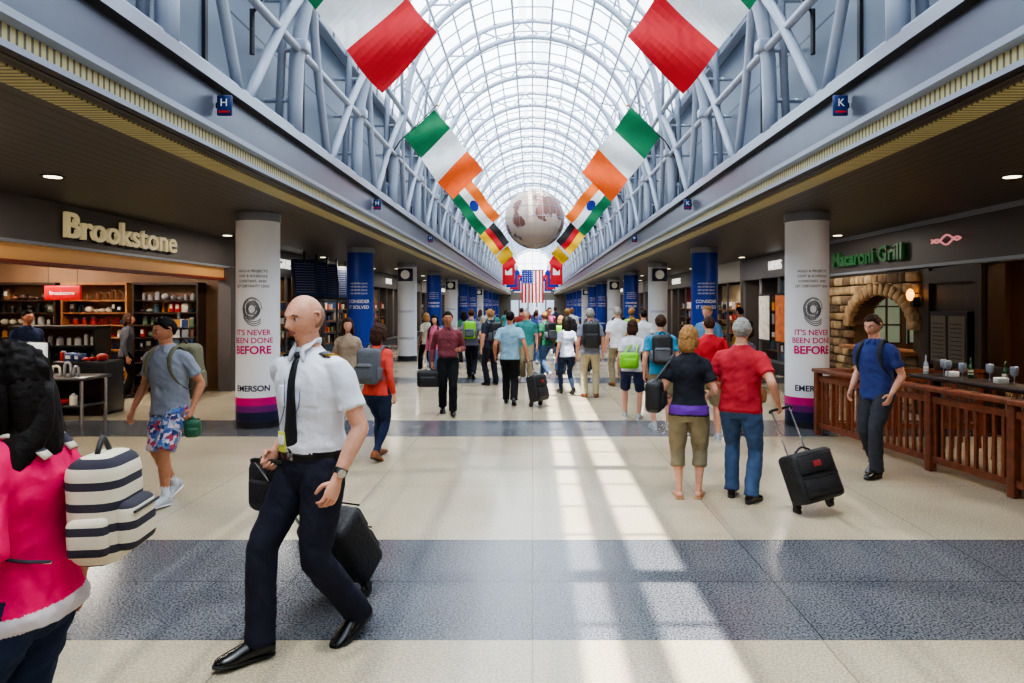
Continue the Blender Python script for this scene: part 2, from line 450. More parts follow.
# ---------------------------------------------------------------- flags
FC = {'g': (0, 105, 62), 'w': (232, 232, 232), 'r': (190, 8, 28), 'o': (236, 92, 22), 'k': (18, 18, 20), 'y': (245, 190, 20), 'b': (14, 40, 135), 's': (236, 112, 26), 'lb': (90, 160, 220)}
def fm(c): return mat('flag_' + c, FC[c], .75, 0, 5, .08)
def flag(sd, y, cols, vertical, emblem=None):
    mb = MB(); A = V3((sd * 2.76, 0, 5.47)); Hh = V3((-sd * .64, 0, .62)); Fl = V3((-sd * 1.06, 0, -1.36))
    n = 24; mm = 14; ph = random.random() * 6
    def P(u, v):
        p = A + Hh * u + Fl * v
        p.y += .10 * sin(6 * v + ph + 1.5 * u) * v + .045 * sin(13 * v - 3 * u + ph)
        p.z -= .07 * v * (1 - u) * sin(3 * v) - .02 * sin(11 * v + ph)
        return p
    for i in range(n):
        for j in range(mm):
            k = int(i / n * len(cols)) if vertical else int((1 - (j + .5) / mm) * len(cols))
            mb.add([P(j / mm, i / n), P((j + 1) / mm, i / n), P((j + 1) / mm, (i + 1) / n), P(j / mm, (i + 1) / n)], [(0, 1, 2, 3)], fm(cols[k]), True)
    if emblem:
        pts = [P(.5 + .16 * cos(t * pi / 6), .5 + .1 * sin(t * pi / 6)) for t in range(12)]
        for off in (-.006, .006):
            mb.add([p + V3((0, off, 0)) for p in pts], [tuple(range(12))], fm(emblem))
    mb.tube([V3((sd * 3.12, 0, 4.95)), A - Hh * .15, A + Hh * 1.08], [.018, .014, .012], mat('flag_pole', (60, 55, 55), .4, .5), 8, sub=1)
    mb.ball(A + Hh * 1.1, .03, mat('brass', (190, 150, 60), .3, .9))
    mb.cyl((sd * 3.12, 0, 4.5), (sd * 3.12, 0, 5.0), .03, M_dark, 8)
    mb.cyl(A + Hh * 1.05, (sd * 2.78, 0, 6.5), .004, M_dark, 5)
    mb.obj('national_flag', loc=(0, y, .14 if y < 10 else 0))
FL = [(7.6, 'gwr', 1, None), (14.7, 'gwo', 1, None), (22.3, 'swg', 0, 'b'), (31, 'kry', 0, None), (38.5, 'bwy', 1, None), (46, 'rwr', 1, 'r'), (53, 'wrb', 0, None), (61, 'rwb', 1, None), (69, 'rwr', 0, None), (77, 'bwr', 0, None)]
for y, c, v, e in FL:
    for sd in (-1, 1):
        flag(sd, y, [ch for ch in c], v, e)
mb = MB(); W, H = 2.3, 3.4
for i in range(13):
    x0 = -W / 2 + W * i / 13; x1 = x0 + W / 13
    mb.box(((x0 + x1) / 2, 0, 0), (W / 13, .02, H), fm('r' if i % 2 == 0 else 'w'))
mb.box((-W / 2 + W * 7 / 26, -.012, H / 2 - .7), (W * 7 / 13, .012, 1.4), fm('b'))
for i in range(5):
    for j in range(6): mb.cyl((-W / 2 + .14 + i * .24, -.03, H / 2 - .12 - j * .23), (-W / 2 + .14 + i * .24, -.015, H / 2 - .12 - j * .23), .045, fm('w'), 5)
mb.cyl((-W / 2 - .1, 0, H / 2), (W / 2 + .1, 0, H / 2), .04, M_dark)
for sx in (-1, 1): mb.cyl((sx * 1., 0, H / 2), (sx * 1., 0, 5.1), .012, M_dark, 5)
mb.obj('hanging_flag', loc=(0, 70, 3.75))
for i, y in enumerate((50, 58, 66, 74, 82)):
    for sd in (-1, 1):
        mb = MB(); mb.box((0, 0, 0), (.9, .02, 1.5), fm(['r', 'b', 'r', 'b', 'w'][i])); mb.box((0, -.015, .2), (.5, .01, .5), fm(['w', 'w', 'w', 'y', 'r'][i]))
        mb.cyl((-.45, 0, .75), (.45, 0, .75), .02, M_dark); mb.cyl((0, 0, .75), (0, 0, 3.2), .008, M_dark, 5)
        mb.obj('hanging_banner', loc=(sd * 1.75, y, 4.1))

# ---------------------------------------------------------------- globe
gm = bpy.data.materials.new('globe_surface'); gm.use_nodes = True
nt = gm.node_tree; b = nt.nodes['Principled BSDF']; tc = N(nt, 'ShaderNodeTexCoord'); nn = N(nt, 'ShaderNodeTexNoise')
nn.inputs['Scale'].default_value = .62; nn.inputs['Detail'].default_value = 6; nt.links.new(tc.outputs['Object'], nn.inputs['Vector'])
r = N(nt, 'ShaderNodeValToRGB'); r.color_ramp.interpolation = 'CONSTANT'; r.color_ramp.elements[0].color = lin((166, 146, 132)); r.color_ramp.elements[1].position = .5; r.color_ramp.elements[1].color = lin((98, 60, 50))
nt.links.new(nn.outputs['Fac'], r.inputs[0]); nt.links.new(r.outputs[0], b.inputs['Base Color']); b.inputs['Roughness'].default_value = .45
mb = MB(); mb.ball((0, 0, 0), 1.78, gm, seg=48, rings=32)
for a in range(0, 180, 15):
    pts = [(1.79 * cos(radians(t)) * cos(radians(a)), 1.79 * cos(radians(t)) * sin(radians(a)), 1.79 * sin(radians(t))) for t in range(0, 361, 12)]
    mb.tube(pts, [.012] * len(pts), M_fasc2, 4, sub=1)
for l in (-60, -40, -20, 0, 20, 40, 60):
    pts = [(1.79 * cos(radians(l)) * cos(radians(t)), 1.79 * cos(radians(l)) * sin(radians(t)), 1.79 * sin(radians(l))) for t in range(0, 361, 12)]
    mb.tube(pts, [.012] * len(pts), M_fasc2, 4, sub=1)
for a in (-1, 1): mb.cyl((a * .6, 0, 1.6), (a * 1.2, 0, 2.65), .015, M_dark, 6)
mb.obj('suspended_globe', loc=(0.12, 37, 6.5)).scale = (.9, .9, .9)

for y in (6.3, 12.5, 19):
    for sd in (-1, 1):
        mb = MB(); mb.rbox((0, 0, 0), (.14, .03, .19), .012, mat('sign_blue', (20, 44, 100), .4))
        vs, fs = text_geo("H" if sd < 0 else "K", .1); mb.add(vs, fs, M_txtw, X=Matrix.Translation((0, -.02, -.01)) @ FW)
        mb.box((0, -.017, -.06), (.1, .004, .018), fm('r')); mb.box((sd * .05, .0, 0), (.06, .02, .05), M_dark)
        mb.obj('bay_marker_sign', loc=(sd * 2.84, y, 3.69))

# ---------------------------------------------------------------- shops
PAL = [mat('pack_%d' % i, c, .5) for i, c in enumerate([(178, 40, 36), (225, 215, 195), (44, 68, 118), (220, 150, 60), (26, 26, 30), (96, 116, 84), (160, 160, 168), (120, 80, 50), (70, 46, 38), (222, 222, 218), (70, 100, 120), (60, 56, 58)])]
def products(mb, x0, x1, zs, T, depth=.22, rnd=random):
    for z in zs:
        x = x0; kind = rnd.choice((0, 1, 2))
        m = rnd.choice(PAL)
        while x < x1 - .06:
            if rnd.random() < .35: kind = rnd.choice((0, 1, 2, 3)); m = rnd.choice(PAL)
            w = rnd.uniform(.09, .2); h = rnd.uniform(.12, .24)
            if x + w > x1: break
            cx = x + w / 2
            if kind == 0: mb.rbox((cx, -depth / 2, z + h / 2), (w * .9, depth * .7, h), .015, m, X=T, seg=1); mb.box((cx, -depth * .86, z + h * .55), (w * .5, .006, h * .4), PAL[9], X=T)
            elif kind == 1:
                mb.cyl((cx, -depth / 2, z), (cx, -depth / 2, z + h * .8), w * .3, m, 10, X=T); mb.ball((cx, -depth / 2, z + h * .8), w * .22, PAL[6], X=T, seg=8, rings=5)
            elif kind == 2:
                mb.ball((cx, -depth / 2, z + w * .36), (w * .42, depth * .4, w * .36), m, X=T, seg=10, rings=6)
            else:
                mb.tube([(cx - w * .35, -depth * .5, z), (cx - w * .3, -depth * .5, z + h * .8), (cx, -depth * .5, z + h), (cx + w * .3, -depth * .5, z + h * .8), (cx + w * .35, -depth * .5, z)], [.02] * 5, m, 6, X=T, sub=2)
            x += w + rnd.uniform(.0, .02)
def shelf_unit(name, W, H, n, T, mfr, depth=.35, back=True):
    mb = MB()
    if back: mb.box((W / 2, -.015, H / 2), (W, .03, H), mat('pegboard', (120, 88, 62), .6, 0, 5, .15))
    for s in (0, W): mb.box((s, -depth / 2, H / 2), (.04, depth, H), mfr)
    zs = [.12 + i * (H - .2) / n for i in range(n)]
    for z in zs: mb.box((W / 2, -depth / 2, z - .015), (W, depth, .025), mfr)
    mb.box((W / 2, -depth / 2, H), (W + .04, depth + .02, .05), mfr)
    products(mb, .05, W - .05, zs, Matrix.Identity(4), depth * .7)
    mb.V = [T @ v for v in mb.V]
    return mb.obj(name)
M_shopw = mat('shop_wall_warm', (124, 92, 68), .6, 0, 2, .1)
M_band2 = mat('sign_band_taupe', (92, 86, 86), .5, .2, 2, .06)
M_tan = mat('tan_bulkhead_glow', (190, 140, 86), .5, emit=.2)  # bulkhead given its own glow to stand for the light on it
mb = MB()
mb.bx((-6.7, 5.2, 2.66), (-6.5, 14.9, CT), M_band2); mb.bx((-6.48, 5.2, 2.64), (-6.72, 14.9, 2.68), M_fasc2)
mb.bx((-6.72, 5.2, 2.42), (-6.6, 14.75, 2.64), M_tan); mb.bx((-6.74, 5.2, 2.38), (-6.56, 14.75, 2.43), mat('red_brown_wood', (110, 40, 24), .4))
mb.bx((-6.72, 14.6, 0), (-6.45, 14.95, 2.66), M_band2)
vs, fs = text_geo("Brookstone", .5, .03, 'LEFT', .006)
wx = max(v.x for v in vs)
mb.add([(v.x * 2.95 / wx, v.y, v.z) for v in vs], fs, mat('sign_cream_letters', (212, 194, 148), .4, emit=.3), X=Matrix.Translation((-6.43, 9.35, 2.79)) @ LW)
mb.add([(v.x * 2.95 / wx, v.y, v.z) for v in vs], fs, M_dark, X=Matrix.Translation((-6.46, 9.38, 2.77)) @ LW)
mb.obj('shop_front_left')
mb = MB(); mb.bx((-12, 14.75, 0), (-6.75, 14.9, CT), M_shopw); mb.obj('wall_shop_divider')
mb = MB(); mb.bx((-12, 5.0, 0), (-6.5, 5.15, CT), M_shopw); mb.obj('wall_shop_divider')
def TY(x, y, z=0): return Matrix.Translation((x, y, z))
for i in range(3):
    shelf_unit('product_shelf', 1.35, 2.3, 8, TY(-11.4 + i * 1.5, 14.7), M_woodl if i == 1 else M_woodd)
for i in range(4):
    T = TY(-11.9, 7 + i * 1.8) @ Matrix.Rotation(radians(90), 4, 'Z')
    shelf_unit('product_shelf', 1.6, 2.3, 6, T, M_woodl)
mb = MB(); mb.rbox((0, 0, 0), (.75, .06, .3), .02, mat('red_sign', (170, 18, 28), .4, emit=.4)); vs, fs = text_geo("Brookstone", .11); mb.add(vs, fs, M_txtw, X=Matrix.Translation((0, -.035, -.04)) @ FW)
for sx in (-.3, .3): mb.cyl((sx, 0, .15), (sx, 0, 1.14), .006, M_dark, 5)
mb.obj('red_wall_sign', loc=(-9.7, 14.1, 2.1))
shelf_unit('gondola_shelf', 1.5, 1.45, 5, TY(-9.3, 12.6), M_black, .45)
shelf_unit('gondola_shelf', 1.3, 1.45, 4, TY(-10.6, 10.2), M_woodl, .45)
M_ctr = mat('counter_black', (32, 30, 32), .3)
mb = MB()
mb.rbox((0, 0, .76), (1.5, .7, .05), .02, M_ctr)
for a in (-.68, .68):
    for c in (-.28, .28): mb.cyl((a, c, 0), (a, c, .75), .025, M_chrome)
mb.rbox((0, 0, .35), (1.36, .58, .04), .01, M_ctr)
mb.box((0, .25, .45), (1.3, .03, .62), M_woodd)
products(mb, -.62, .62, [.37], Matrix.Translation((0, 0, 0)), .4); products(mb, .0, .7, [.785], Matrix.Identity(4), .3)
mb.obj('display_counter', loc=(-7.3, 10.3, 0))
mb = MB(); mb.rbox((0, 0, .3), (.5, .05, .4), .02, mat('monitor_white', (225, 228, 230), .3, emit=.5)); mb.rbox((0, .04, .3), (.53, .04, .43), .02, M_black)
mb.cyl((0, .05, .0), (0, .05, .2), .02, M_black); mb.cyl((0, .05, 0), (0, .05, .02), .12, M_black, 16)
mb.obj('display_monitor', loc=(-7.5, 10.2, .786))
mb = MB(); mb.rbox((0, 0, .5), (1.1, .6, 1.0), .02, M_woodd); mb.rbox((0, 0, 1.02), (1.2, .7, .05), .02, M_ctr)
products(mb, -.5, .5, [1.045], Matrix.Identity(4), .3); mb.obj('checkout_counter', loc=(-8.6, 9.2, 0))
mb = MB(); mb.rbox((0, 0, .45), (.9, .5, .9), .02, M_ctr); products(mb, -.42, .42, [.9], Matrix.Identity(4), .3)
for z in (.2, .5): mb.box((0, -.26, z), (.8, .02, .22), PAL[11])
mb.obj('product_plinth', loc=(-7.6, 11.7, 0))
mb = MB(); mb.cyl((0, 0, 0), (0, 0, 1.7), .03, M_chrome); mb.cyl((0, 0, 0), (0, 0, .04), .28, M_black, 20)
for z in [.2 + .2 * i for i in range(7)]:
    mb.cyl((0, 0, z), (0, 0, z + .015), .28, M_chrome, 20)
    for k in range(10):
        a = k * pi / 5; mb.box((.25 * cos(a), .25 * sin(a), z + .09), (.03, .12, .15), random.choice(PAL), rot=Matrix.Rotation(a, 4, 'Z'))
mb.obj('spinner_rack', loc=(-7.05, 13.6, 0))
for x, y in ((-8, 8), (-8, 12.6), (-10.3, 10.5), (-10.2, 13.6)):
    area('shop_light', (x, y, 3.1), .8, 100, (1, .88, .72))
for x in (-7.6, -8.6, -9.6, -10.6):
    mb = MB(); mb.cyl((0, 0, -.12), (0, 0, -.005), .06, M_black, 12); mb.cyl((0, 0, -.125), (0, 0, -.12), .045, M_lamp, 12); mb.obj('track_spotlight', loc=(x, 12.8, 3.25))

# ---------------------------------------------------------------- generic storefronts further down
M_frame = mat('storefront_frame', (130, 130, 138), .35, .5)
tint = [(190, 130, 76), (120, 140, 160), (180, 160, 130), (150, 66, 50), (84, 104, 140)]
for k in range(12):
    for sd in (-1, 1):
        ya = 15.15 + 6.25 * k; yb = ya + 6.1
        if yb > Y1: continue
        mb = MB()
        mb.bx((sd * 6.5, ya, 2.6), (sd * 6.7, yb, CT), mat('band_%d' % (k % 3), [(76, 76, 84), (168, 166, 164), (56, 52, 56)][k % 3], .5))
        mw = mat('backwall_glow_%d' % ((k + (sd > 0)) % 5), tint[(k + (sd > 0)) % 5], .6, 0, 3, .2, emit=.06)  # faint glow put into the back wall to imitate a lit shop interior
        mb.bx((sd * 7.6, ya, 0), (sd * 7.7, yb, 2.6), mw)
        mb.bx((sd * 6.5, yb - .15, 0), (sd * 7.7, yb, 2.6), M_band2)
        for j in range(5):
            yy = ya + (yb - ya - .15) * j / 4
            mb.bx((sd * 6.52, yy - .03, 0), (sd * 6.58, yy + .03, 2.6), M_frame)
        mb.bx((sd * 6.52, ya, .3), (sd * 6.58, yb, .36), M_frame); mb.bx((sd * 6.5, ya, 0), (sd * 6.6, yb, .3), M_dark)
        vs, fs = text_geo(["GATES H K", "NEWS", "COFFEE", "GIFTS", "BOOKS"][(k * 2 + (sd > 0)) % 5], .34, .02)
        mb.add(vs, fs, mat('sign_glow', (245, 245, 235), .4, emit=1.0), X=Matrix.Translation((sd * 6.46, (ya + yb) / 2, 2.8)) @ (LW if sd < 0 else RW))
        if k < 6:
            for z in (.5, .9, 1.3, 1.7):
                mb.bx((sd * 7.2, ya + .2, z - .03), (sd * 7.6, yb - .3, z), M_woodl)
            y = ya + .3
            while y < yb - .5:
                for z in (.5, .9, 1.3, 1.7):
                    w = random.uniform(.12, .3); h = random.uniform(.12, .3); mb.bx((sd * 7.25, y, z), (sd * 7.5, y + w, z + h), random.choice(PAL))
                y += .36
        mb.obj('storefront')
        if k < 7: area('shop_light', (sd * 7.0, (ya + yb) / 2, 2.55), .6, 28, (1, .86, .66))
for y, c in ((17.6, (225, 120, 60)), (18.9, (235, 225, 210))):
    mb = MB(); mb.box((0, 0, .6), (.05, .9, 1.3), M_dark); mb.box((-.03, 0, .6), (.01, .82, 1.2), mat('poster_%d' % c[2], c, .5, 0, 6, .4, emit=.25)); mb.obj('framed_poster', loc=(6.44, y, .9))
mb = MB(); M_scr = mat('screen_blue', (24, 34, 62), .2, emit=.2)
for i in range(5):
    y = 17.2 + i * .95
    R = Matrix.Translation((-5.75, y, 2.5)) @ Matrix.Rotation(radians(35), 4, 'Z') @ Matrix.Rotation(radians(-8), 4, 'X')
    mb.rbox((0, 0, 0), (.62, .12, 1.0), .02, M_black, X=R); mb.box((0, -.065, 0), (.54, .01, .9), M_scr, X=R)
    for r_ in range(12): mb.box((0, -.072, .38 - r_ * .065), (.48, .004, .014), M_txtg, X=R)
    mb.cyl((-5.75, y, 2.9), (-5.75, y, 3.2), .03, M_dark)
mb.bx((-5.9, 17, 1.92), (-5.6, 21.4, 1.98), M_dark)
mb.obj('flight_information_display')

# ---------------------------------------------------------------- restaurant (right)
M_stone = [mat('stone_%d' % i, c, .85, 0, 6, .25, .5, 30) for i, c in enumerate([(160, 132, 98), (134, 108, 80), (182, 158, 122), (116, 94, 74)])]
M_mort = mat('mortar', (84, 70, 56), .9, 0, 8, .2)
ay0, ay1 = 11.65, 13.85; yc = (ay0 + ay1) / 2; ha = (ay1 - ay0) / 2
def archz(y):
    t = (y - yc) / ha
    return 1.45 + .6 * sqrt(max(0, 1 - t * t)) if abs(t) < 1 else 0
mb = MB()
n = 24
mb.bx((6.5, 11.27, 0), (6.85, ay0, 2.45), M_mort); mb.bx((6.5, ay1, 0), (6.85, 14.98, 2.45), M_mort); mb.bx((6.5, ay0, 0), (6.85, ay1, 1.0), M_mort)
for i in range(n):
    ya = ay0 + (ay1 - ay0) * i / n; yb = ay0 + (ay1 - ay0) * (i + 1) / n
    z = min(archz(ya) or 1.45, archz(yb) or 1.45)
    mb.bx((6.5, ya, z), (6.85, yb, 2.45), M_mort)
z = .0
while z < 2.42:
    h = random.uniform(.12, .2); y = 11.25 - random.uniform(0, .1)
    h = min(h, 2.46 - z)
    while y < 15.05:
        w = random.uniform(.16, .42); ce = y + w / 2; zc = z + h / 2
        inside = (ay0 - .12 < ce < ay1 + .12) and (1.0 < zc < 1.45 + .78 * sqrt(max(0, 1 - ((ce - yc) / (ha + .22)) ** 2)))
        if not inside and ce > 11.45 and ce < 14.85: mb.rbox((6.485 - random.uniform(0, .02), ce, zc), (.09, w - .02, h - .02), .025, random.choice(M_stone), seg=1)
        y += w
    z += h
for i in range(19):
    t = pi * (i + .5) / 19
    p = V3((6.47, yc - (ha + .1) * cos(t), 1.45 + .7 * sin(t)))
    ang = math.atan2(.7 * sin(t), -(ha) * cos(t))
    mb.rbox(p, (.16, .24, .17), .025, M_stone[(i * 3) % 3], rot=Matrix.Rotation(ang, 4, 'X'), seg=1)
mb.rbox((6.5, yc, 1.02), (.5, ay1 - ay0 + .2, .08), .02, M_woodl)
mb.obj('stone_arch_wall')
mb = MB()
mb.bx((6.5, 5.2, 2.5), (6.7, 15.0, 3.2), mat('restaurant_band', (78, 74, 76), .5, .2)); mb.bx((6.46, 5.2, 2.47), (6.72, 15.0, 2.52), M_fasc2); mb.bx((6.46, 5.2, 3.17), (6.72, 15.0, CT), M_fasc2)
vs, fs = text_geo("Macaroni Grill", .36, .03, 'LEFT', .008); wx = max(v.x for v in vs)
mb.add([(v.x * 2.75 / wx, v.y * 1.1, v.z) for v in vs], fs, mat('sign_green_letters', (34, 92, 50), .4, emit=.18), X=Matrix.Translation((6.43, 14.6, 2.66)) @ RW)
lg = mat('logo_pink_glow', (235, 150, 155), .4, emit=.6)
for i in range(2):
    pts = [(6.43, 11.0 - .75 * t, 2.84 + .05 * i + .05 * sin(t * 9 + i * 3)) for t in [q / 12 for q in range(13)]]
    mb.tube(pts, [.016] * 13, lg, 6, sub=2)
mb.obj('restaurant_sign_band')
mb = MB()
mb.bx((6.5, 9.75, 0), (6.75, 11.24, 2.45), M_woodd)
mb.bx((6.44, 9.8, 0), (6.5, 9.95, 2.45), M_woodd); mb.bx((6.44, 11.1, 0), (6.5, 11.24, 2.45), M_woodd); mb.bx((6.44, 9.95, 2.2), (6.5, 11.1, 2.4), M_woodd)
mb.bx((6.40, 10.05, .9), (6.5, 11.0, 1.75), M_black)
for a in (10.1, 10.56): mb.bx((6.385, a, .97), (6.40, a + .38, 1.68), mat('menu_paper', (104, 96, 82), .6))
for a in (10.1, 10.56):
    for i in range(9): mb.bx((6.38, a + .05, 1.03 + i * .065), (6.386, a + .33, 1.045 + i * .065), M_dark)
mb.bx((6.46, 10.0, .15), (6.5, 11.05, .8), mat('wood_panel', (70, 45, 32), .4))
mb.obj('menu_display_case')
mb = MB(); mb.box((6.4, 11.42, 1.9), (.12, .1, .16), M_dark); mb.ball((6.32, 11.42, 2.02), (.06, .06, .10), mat('sconce_glow', (255, 170, 70), .4, emit=5)); mb.obj('wall_sconce')
mb = MB(); mb.bx((10.5, 5.2, 0), (10.6, 14.95, CT), mat('wall_restaurant', (78, 54, 40), .6, 0, 2, .1)); mb.obj('wall_restaurant_back')
mb = MB(); mb.bx((6.86, 15.0, 0), (12, 15.1, CT), mat('wall_restaurant', (78, 54, 40))); mb.obj('wall_restaurant_divider')
mb = MB(); mb.bx((6.5, 5.0, 0), (12, 5.15, CT), M_shopw); mb.obj('wall_restaurant_divider')
mb = MB()
for i in range(3):
    xa = 7.1 + i * 1.1
    mb.bx((xa, 14.93, 1.0), (xa + .95, 14.99, 2.25), mat('window_dusk', (120, 140, 130), .3, emit=.35))
    for q in (.0, .31, .62, .93): mb.bx((xa + q, 14.9, 1.0), (xa + q + .035, 14.94, 2.25), M_woodd)
    for q in (1.0, 1.4, 1.8, 2.22): mb.bx((xa, 14.9, q), (xa + .96, 14.94, q + .035), M_woodd)
mb.obj('window_restaurant')
M_gl = [mat('bottle_%d' % i, c, .1, spec=.8) for i, c in enumerate([(40, 80, 40), (110, 60, 25), (150, 160, 172), (120, 30, 25)])]
def bottle(mb, x, y, z, s=1, m=None):
    m = m or random.choice(M_gl)
    mb.tube([(x, y, z), (x, y, z + .01 * s), (x, y, z + .15 * s), (x, y, z + .2 * s), (x, y, z + .29 * s)], [.03 * s, .035 * s, .035 * s, .013 * s, .013 * s], m, 10, sub=2)
    mb.cyl((x, y, z + .05 * s), (x, y, z + .12 * s), .0365 * s, PAL[1], 10)
def glass(mb, x, y, z):
    mb.tube([(x, y, z), (x, y, z + .008), (x, y, z + .08), (x, y, z + .1), (x, y, z + .17), (x, y, z + .19)], [.035, .006, .006, .035, .04, .033], M_gl[2], 10, sub=2)
mb = MB(); mb.bx((9.9, 5.4, 0), (10.4, 9.4, 1.0), M_woodd)
for z in (1.05, 1.4, 1.75, 2.1):
    mb.bx((10.1, 5.4, z - .04), (10.48, 9.4, z), M_woodl)
    y = 5.5
    while y < 9.3: bottle(mb, 10.25, y, z); y += .13
mb.obj('back_bar_shelf')
mb = MB(); mb.rbox((7.5, 7.6, 1.08), (.7, 3.6, .07), .02, M_woodl); mb.bx((7.3, 5.9, 0), (7.7, 9.3, 1.05), M_woodd)
for i in range(8): mb.bx((7.28, 5.95 + i * .42, .1), (7.3, 6.3 + i * .42, .95), M_wood)
for i in range(9): (bottle if i % 3 == 0 else glass)(mb, 7.4 + random.uniform(-.1, .2), 6.0 + i * .36, 1.115)
mb.obj('bar_counter')
for x, y in ((8.2, 8), (8.5, 12.8), (9.3, 11)): area('restaurant_light', (x, y, 3.1), .6, 55, (1, .7, .4))
for x, y in ((7.4, 12.2), (7.6, 13.2), (8.2, 7.4), (8.2, 8.6)):
    mb = MB(); mb.cyl((0, 0, .15), (0, 0, 1.145), .008, M_dark, 6); mb.tube([(0, 0, 0), (0, 0, .1), (0, 0, .2)], [.09, .06, .03], mat('pendant_amber', (255, 150, 60), .3, emit=4), 14); mb.obj('pendant_lamp', loc=(x, y, 1.85 if y > 10 else 2.1))

def railseg(mb, p, q, top=.92):
    p = V3(p); q = V3(q); d = q - p; L = d.length; u = d / L; ang = math.atan2(u.y, u.x); R = Matrix.Rotation(ang, 4, 'Z')
    c = (p + q) / 2
    mb.rbox((c.x, c.y, top), (L + .1, .16, .05), .012, M_wood, rot=R)
    mb.box((c.x, c.y, top - .12), (L, .04, .07), M_wood, rot=R); mb.box((c.x, c.y, .14), (L, .04, .07), M_wood, rot=R)
    n = max(2, int(L / .11))
    for i in range(n + 1):
        a = p + u * (L * i / n); mb.box((a.x, a.y, .47), (.035, .028, .7), M_wood, rot=R)
    for t in [i / max(1, round(L / 1.25)) for i in range(round(L / 1.25) + 1)]:
        a = p + u * L * t; mb.rbox((a.x, a.y, top / 2), (.09, .09, top), .01, M_wood, rot=R)
mb = MB(); railseg(mb, (4.08, 9.75, 0), (4.62, 6.55, 0)); railseg(mb, (4.62, 6.55, 0), (4.95, 4.2, 0)); railseg(mb, (4.08, 9.75, 0), (6.3, 9.65, 0))
mb.obj('wooden_fence')
mb = MB()
R = Matrix.Rotation(math.atan2(-3.2, .45), 4, 'Z')
mb.rbox((5.02, 6.9, .99), (3.0, .42, .05), .015, M_woodd, rot=R)
for t in (-1.3, 0, 1.3):
    p = V3((5.02, 6.9, 0)) + R @ V3((t, 0, 0)); mb.rbox((p.x, p.y, .48), (.08, .08, .97), .01, M_woodd)
for i in range(18):
    p = V3((5.02, 6.9, 1.015)) + R @ V3((-1.38 + i * .16, random.uniform(-.14, .12), 0))
    [bottle, glass, glass][i % 3](mb, p.x, p.y, p.z, *([.8] if i % 3 == 0 else []))
for i in range(4):
    p = V3((5.02, 6.9, 1.04)) + R @ V3((-1.1 + i * .7, .05, 0)); mb.rbox(p, (.12, .09, .07), .01, PAL[9])
mb.obj('drink_ledge')
def chair(x, y, a):
    mb = MB(); mb.rbox((0, 0, .72), (.38, .38, .05), .02, M_woodd)
    for i in (-.16, .16):
        for j in (-.16, .16): mb.cyl((i * 1.15, j * 1.15, 0), (i, j, .71), .018, M_wood, 8)
        mb.cyl((i, .17, .72), (i, .2, 1.1), .016, M_wood, 8)
    mb.rbox((0, .19, 1.05), (.36, .03, .14), .01, M_woodd); mb.cyl((-.18, -.18, .3), (.18, -.18, .3), .012, M_wood, 6); mb.cyl((-.18, .18, .3), (.18, .18, .3), .012, M_wood, 6)
    o = mb.obj('bar_stool', loc=(x, y, 0)); o.rotation_euler = (0, 0, a)
chair(5.7, 8.0, 1.7); chair(5.75, 6.9, 1.5); chair(5.6, 9.0, 1.6); chair(6.15, 5.9, 1.6)

# ================================================================ PEOPLE
def ik(a, c, l1, l2, pole):
    v = c - a; d = min(v.length, (l1 + l2) * .998); n = v.normalized(); c = a + n * d
    x = (l1 * l1 - l2 * l2 + d * d) / (2 * d); h = sqrt(max(0, l1 * l1 - x * x))
    p = pole - n * pole.dot(n); p.normalize()
    return a + n * x + p * h, c

def remesh(mb, vox, sm, fold=.006):
    me = mb.mesh('tmp'); ob = bpy.data.objects.new('tmp', me); SC.collection.objects.link(ob)
    m = ob.modifiers.new('r', 'REMESH'); m.mode = 'VOXEL'; m.voxel_size = vox
    s = ob.modifiers.new('s', 'SMOOTH'); s.iterations = sm; s.factor = .5
    dg = bpy.context.evaluated_depsgraph_get()
    m2 = bpy.data.meshes.new_from_object(ob.evaluated_get(dg))
    bvh = BVHTree.FromPolygons(mb.V, mb.F)
    out = MB(); out.mats = list(mb.mats)
    nrm = [v.normal.copy() for v in m2.vertices]
    vs = [v.co.copy() for v in m2.vertices]
    clothv = set()
    for p in m2.polygons:
        c = p.center; r = bvh.find_nearest(c)
        k = mb.M[r[2]] if r[2] is not None else 0
        out.F.append(tuple(p.vertices)); out.M.append(k); out.S.append(True)
        if mb.mats[k].name.startswith('cloth') or mb.mats[k].name.startswith('pattern'): clothv.update(p.vertices)
    sd = V3((random.random() * 50, 0, 0))
    for i in clothv:
        v = vs[i]
        q = v + sd
        f = noise.noise(V3((q.x * 9 + q.z * 5, q.y * 9, q.z * 13))) + .7 * (1 - 2 * abs(noise.noise(V3((q.x * 14 + q.z * 6, q.y * 14 + q.z * 9, q.z * 11 + 7))))) - .3
        vs[i] = v + nrm[i] * f * fold
    out.V = vs
    bpy.data.objects.remove(ob); bpy.data.meshes.remove(m2); bpy.data.meshes.remove(me)
    return out

def sstep(a, b, x):
    t = max(0, min(1, (x - a) / (b - a))); return t * t * (3 - 2 * t)

